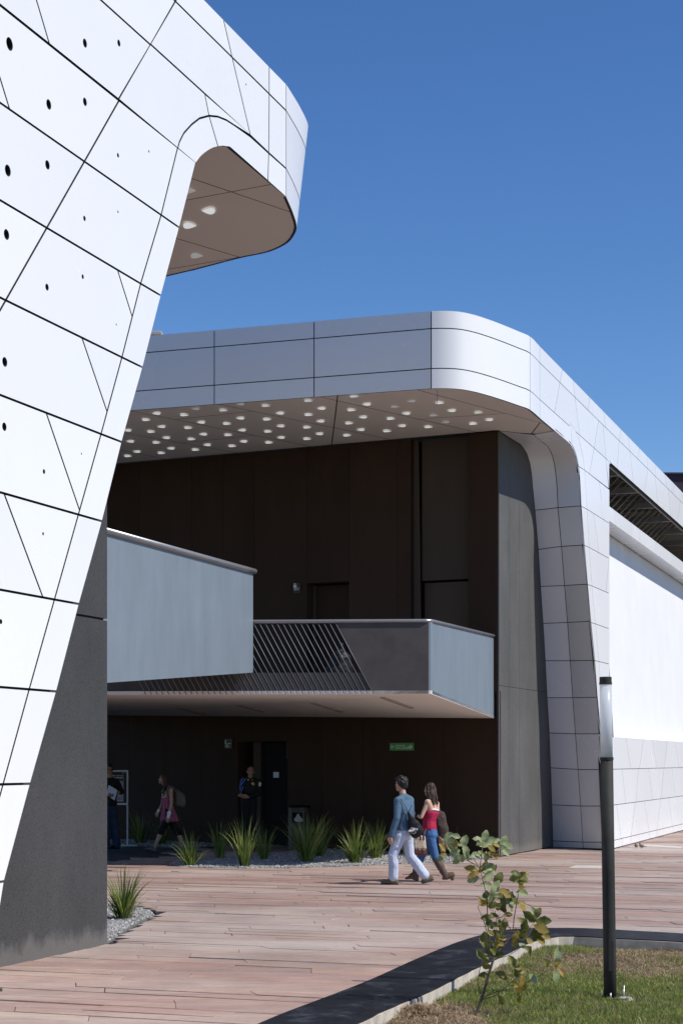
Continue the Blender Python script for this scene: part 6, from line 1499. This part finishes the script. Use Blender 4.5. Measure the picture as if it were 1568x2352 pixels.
# leaves: (x, y, size, kind)  kind 0 pale green, 1 olive, 2 yellow-brown
def leaf_mat(name, c, c2, edge):
    m, nt, b = mat_new(name); t = nt.nodes.new('ShaderNodeTexCoord'); n = noise_node(nt, 3.0, 4, .6, t.outputs['Object'])
    rr_ = ramp(nt, [(0, c), (1, c2)]); oi = objrand(nt); nt.links.new(oi, rr_.inputs[0])
    sep = nt.nodes.new('ShaderNodeSeparateXYZ'); nt.links.new(t.outputs['Object'], sep.inputs[0])
    ab = nt.nodes.new('ShaderNodeMath'); ab.operation = 'ABSOLUTE'; nt.links.new(sep.outputs[1], ab.inputs[0])
    ad = nt.nodes.new('ShaderNodeMath'); ad.operation = 'MULTIPLY_ADD'; ad.inputs[1].default_value = .55; nt.links.new(n.outputs[0], ad.inputs[0]); nt.links.new(ab.outputs[0], ad.inputs[2])
    em = ramp(nt, [(edge-.04, (0, 0, 0)), (edge+.05, (1, 1, 1))]); nt.links.new(ad.outputs[0], em.inputs[0])
    cc_ = mixc(nt, em.outputs[0], rr_.outputs[0], (.22, .10, .035))
    vein = nt.nodes.new('ShaderNodeTexWave'); vein.inputs['Scale'].default_value = 2.2; vein.inputs['Distortion'].default_value = 1.0; nt.links.new(t.outputs['Object'], vein.inputs['Vector'])
    vr = ramp(nt, [(0, (.82, .82, .82)), (.3, (1, 1, 1))]); nt.links.new(vein.outputs[0], vr.inputs[0]); cc_ = mixc(nt, 1, cc_, vr.outputs[0], 'MULTIPLY')
    nt.links.new(cc_, b.inputs['Base Color']); b.inputs['Roughness'].default_value = .55
    tr_ = nt.nodes.new('ShaderNodeBsdfTranslucent'); nt.links.new(cc_, tr_.inputs[0]); mx = nt.nodes.new('ShaderNodeMixShader'); mx.inputs[0].default_value = .38
    nt.links.new(b.outputs[0], mx.inputs[1]); nt.links.new(tr_.outputs[0], mx.inputs[2]); nt.links.new(mx.outputs[0], nt.nodes['Material Output'].inputs[0]); return m
LM = [leaf_mat('pale_green_leaf', (.28, .34, .15), (.37, .41, .21), .74), leaf_mat('olive_leaf', (.125, .145, .03), (.20, .20, .05), .70), leaf_mat('yellowing_leaf', (.27, .22, .035), (.36, .24, .05), .58)]
def leaf_mesh(seed, mat):
    r = random.Random(seed); n = 9; V = []; Fc = []; crl = r.choice([.05, .2, .35, .5]); fold = r.choice([.05, .15, .3, .45])
    for i in range(n+1):
        t = i/n; w = .31*math.sin(math.pi*min(1, t**1.15*0.98+.02))**.75*(1+.10*math.sin(i*2.4+seed))
        if i == 0: w = .02
        if i == n: w = .03
        cz = -crl*t*t+.03*math.sin(seed+i); up_ = fold+.05*r.random()
        V += [(t, -w, cz+w*up_*1.5+r.uniform(-.02, .02)), (t, -w*.5, cz+w*up_*.4), (t, 0, cz), (t, w*.5, cz+w*up_*.4), (t, w, cz+w*up_*1.5+r.uniform(-.02, .02))]
    for i in range(n):
        for k in range(4): a = i*5+k; Fc.append((a, a+1, a+6, a+5))
    me = bpy.data.meshes.new('leaf'); me.from_pydata(V, [], Fc); me.materials.append(mat); me.polygons.foreach_set('use_smooth', [True]*len(Fc)); me.update(); return me
LMs = [[leaf_mesh(10*k+j, LM[k]) for j in range(7)] for k in range(3)]
leaves = [(262,178,1,0,200),(345,180,.7,0,160),(265,232,1.1,0,185),(430,235,1.1,0,80),(385,272,.6,0,180),(325,262,.7,2,200),(200,300,.8,2,120),(310,310,1.1,0,150),(330,345,1,0,200),(205,365,.7,2,170),(195,395,.9,0,225),(345,380,.8,0,170),(350,430,.9,0,230),(445,340,1,0,100),(440,375,.9,0,70),(410,415,.8,0,280),(545,378,1,0,15),(460,385,.8,0,110),
 (645,178,.9,0,75),(580,212,1,0,160),(605,245,.9,0,200),(695,225,1.1,0,20),(770,230,.8,0,10),(658,270,1,0,180),(840,230,1.1,0,70),(882,275,1,0,330),(760,268,.7,2,0),(710,300,.8,2,330),(825,298,.7,0,180),(850,335,.9,0,330),(700,365,.8,2,10),(655,390,.8,0,270),(755,388,.7,2,350),(605,358,.7,0,120),
 (505,515,1.1,2,150),(520,575,1,2,190),(520,630,1,0,200),(640,495,1,1,60),(690,500,.9,0,30),(670,545,.9,0,20),(680,590,1.2,0,25),(735,520,.7,1,60),(600,540,.6,2,200),
 (660,690,1.1,0,5),(780,630,1.3,1,60),(755,710,1.3,0,240),(845,765,1.2,2,350),(660,820,1.1,1,100),(720,835,1,0,60),(790,810,1,1,10),(905,830,1,1,80),(945,840,.9,1,290),(640,885,.9,2,190),(730,905,1,1,170),(770,920,.8,1,240),(830,850,.8,1,90),(845,900,1.1,1,80),(905,890,1,0,330),(915,930,.8,0,300),(825,940,.9,1,130),(885,1000,.7,2,10),(590,860,.6,2,100),
 (1060,560,.8,2,20),(965,570,.9,1,160),(1020,590,.9,1,30),(955,622,1,1,180),(1060,625,.9,1,0),(990,665,.8,1,170),(1030,655,.8,1,20),(1020,690,.8,2,250),(1030,785,1.1,0,345),(1020,880,.9,2,10),(1035,915,.9,2,345),(1040,725,.5,2,20),
 (650,1030,1,1,190),(735,1010,1.1,1,30),(690,1095,1,1,120),(730,1110,.9,1,10),(845,1095,1,1,60),(830,1140,1.1,1,230),(790,1095,.7,1,70),(770,1205,1.1,1,320),(830,1245,.7,2,350),(770,1265,.6,2,280),(700,1190,.7,2,330),
 (640,1270,1.3,1,100),(720,1310,1,1,340),(760,1335,1,1,10),(700,1385,1,1,350),(740,1385,.9,1,330),(780,1420,.9,1,20),(600,1420,1,1,130),(640,1470,1,1,330),(655,1540,.9,1,320),(630,1640,.9,1,180),(800,1310,.8,2,350),(655,1430,.7,2,120),
 (1140,960,.9,0,110),(1190,985,1,1,70),(1120,1030,1.3,1,145),(1250,1070,1.3,1,5),(1050,1090,1.1,1,120),(1060,1140,1.2,1,100),(1230,1140,1.2,2,340),(1185,1200,1.2,1,10),(1040,1210,1,1,250),(985,1180,.8,2,110),(960,1235,.9,2,60),(955,1300,.8,2,270),(1200,1225,1,1,230),(1280,1235,.9,2,350),(1230,1280,.9,2,340),(1100,1270,.8,2,0),(1100,1375,1,1,320),(1035,1325,.8,0,330),
 (925,1490,1,1,110),(965,1595,1.1,1,290),(1005,1575,1.1,2,345),(955,1730,.9,2,160),(1040,1690,.9,2,290),(1010,1780,.9,2,260),(1045,1760,1,2,300),(810,1640,1.1,1,330),(805,1890,1,1,300),(1000,1890,.8,2,265),(985,1820,.6,1,270),(1150,1665,1.2,0,320),(1270,1515,1.2,1,110),(1400,1425,1.3,0,70),(1385,1640,1.1,0,280),(1440,1600,.9,2,310),(1395,1500,.8,2,260)]
lr = random.Random(11)
for x, y, sz, kd, ang in leaves:
    p = Zs(x, y, lr.uniform(-.12, .12)); L = .098*sz*lr.uniform(.9, 1.1); a = math.radians(ang)
    u = Vector((math.cos(a), lr.uniform(-.45, .45), math.sin(a))).normalized(); n = Vector((lr.uniform(-.5, .7), -.75, lr.uniform(.0, .9))).normalized(); v = n.cross(u).normalized(); n = u.cross(v)
    o = bpy.data.objects.new('leaf', LMs[kd][lr.randrange(7)]); col.objects.link(o); setparent(o, sap)
    mw = Matrix((u*L, v*L, n*L)).transposed().to_4x4(); mw.translation = p-u*L*.5
    loc, rot, scl = mw.decompose(); o.location = loc; o.rotation_mode = 'QUATERNION'; o.rotation_quaternion = rot; o.scale = scl

bpy.data.scenes.remove(TMP)
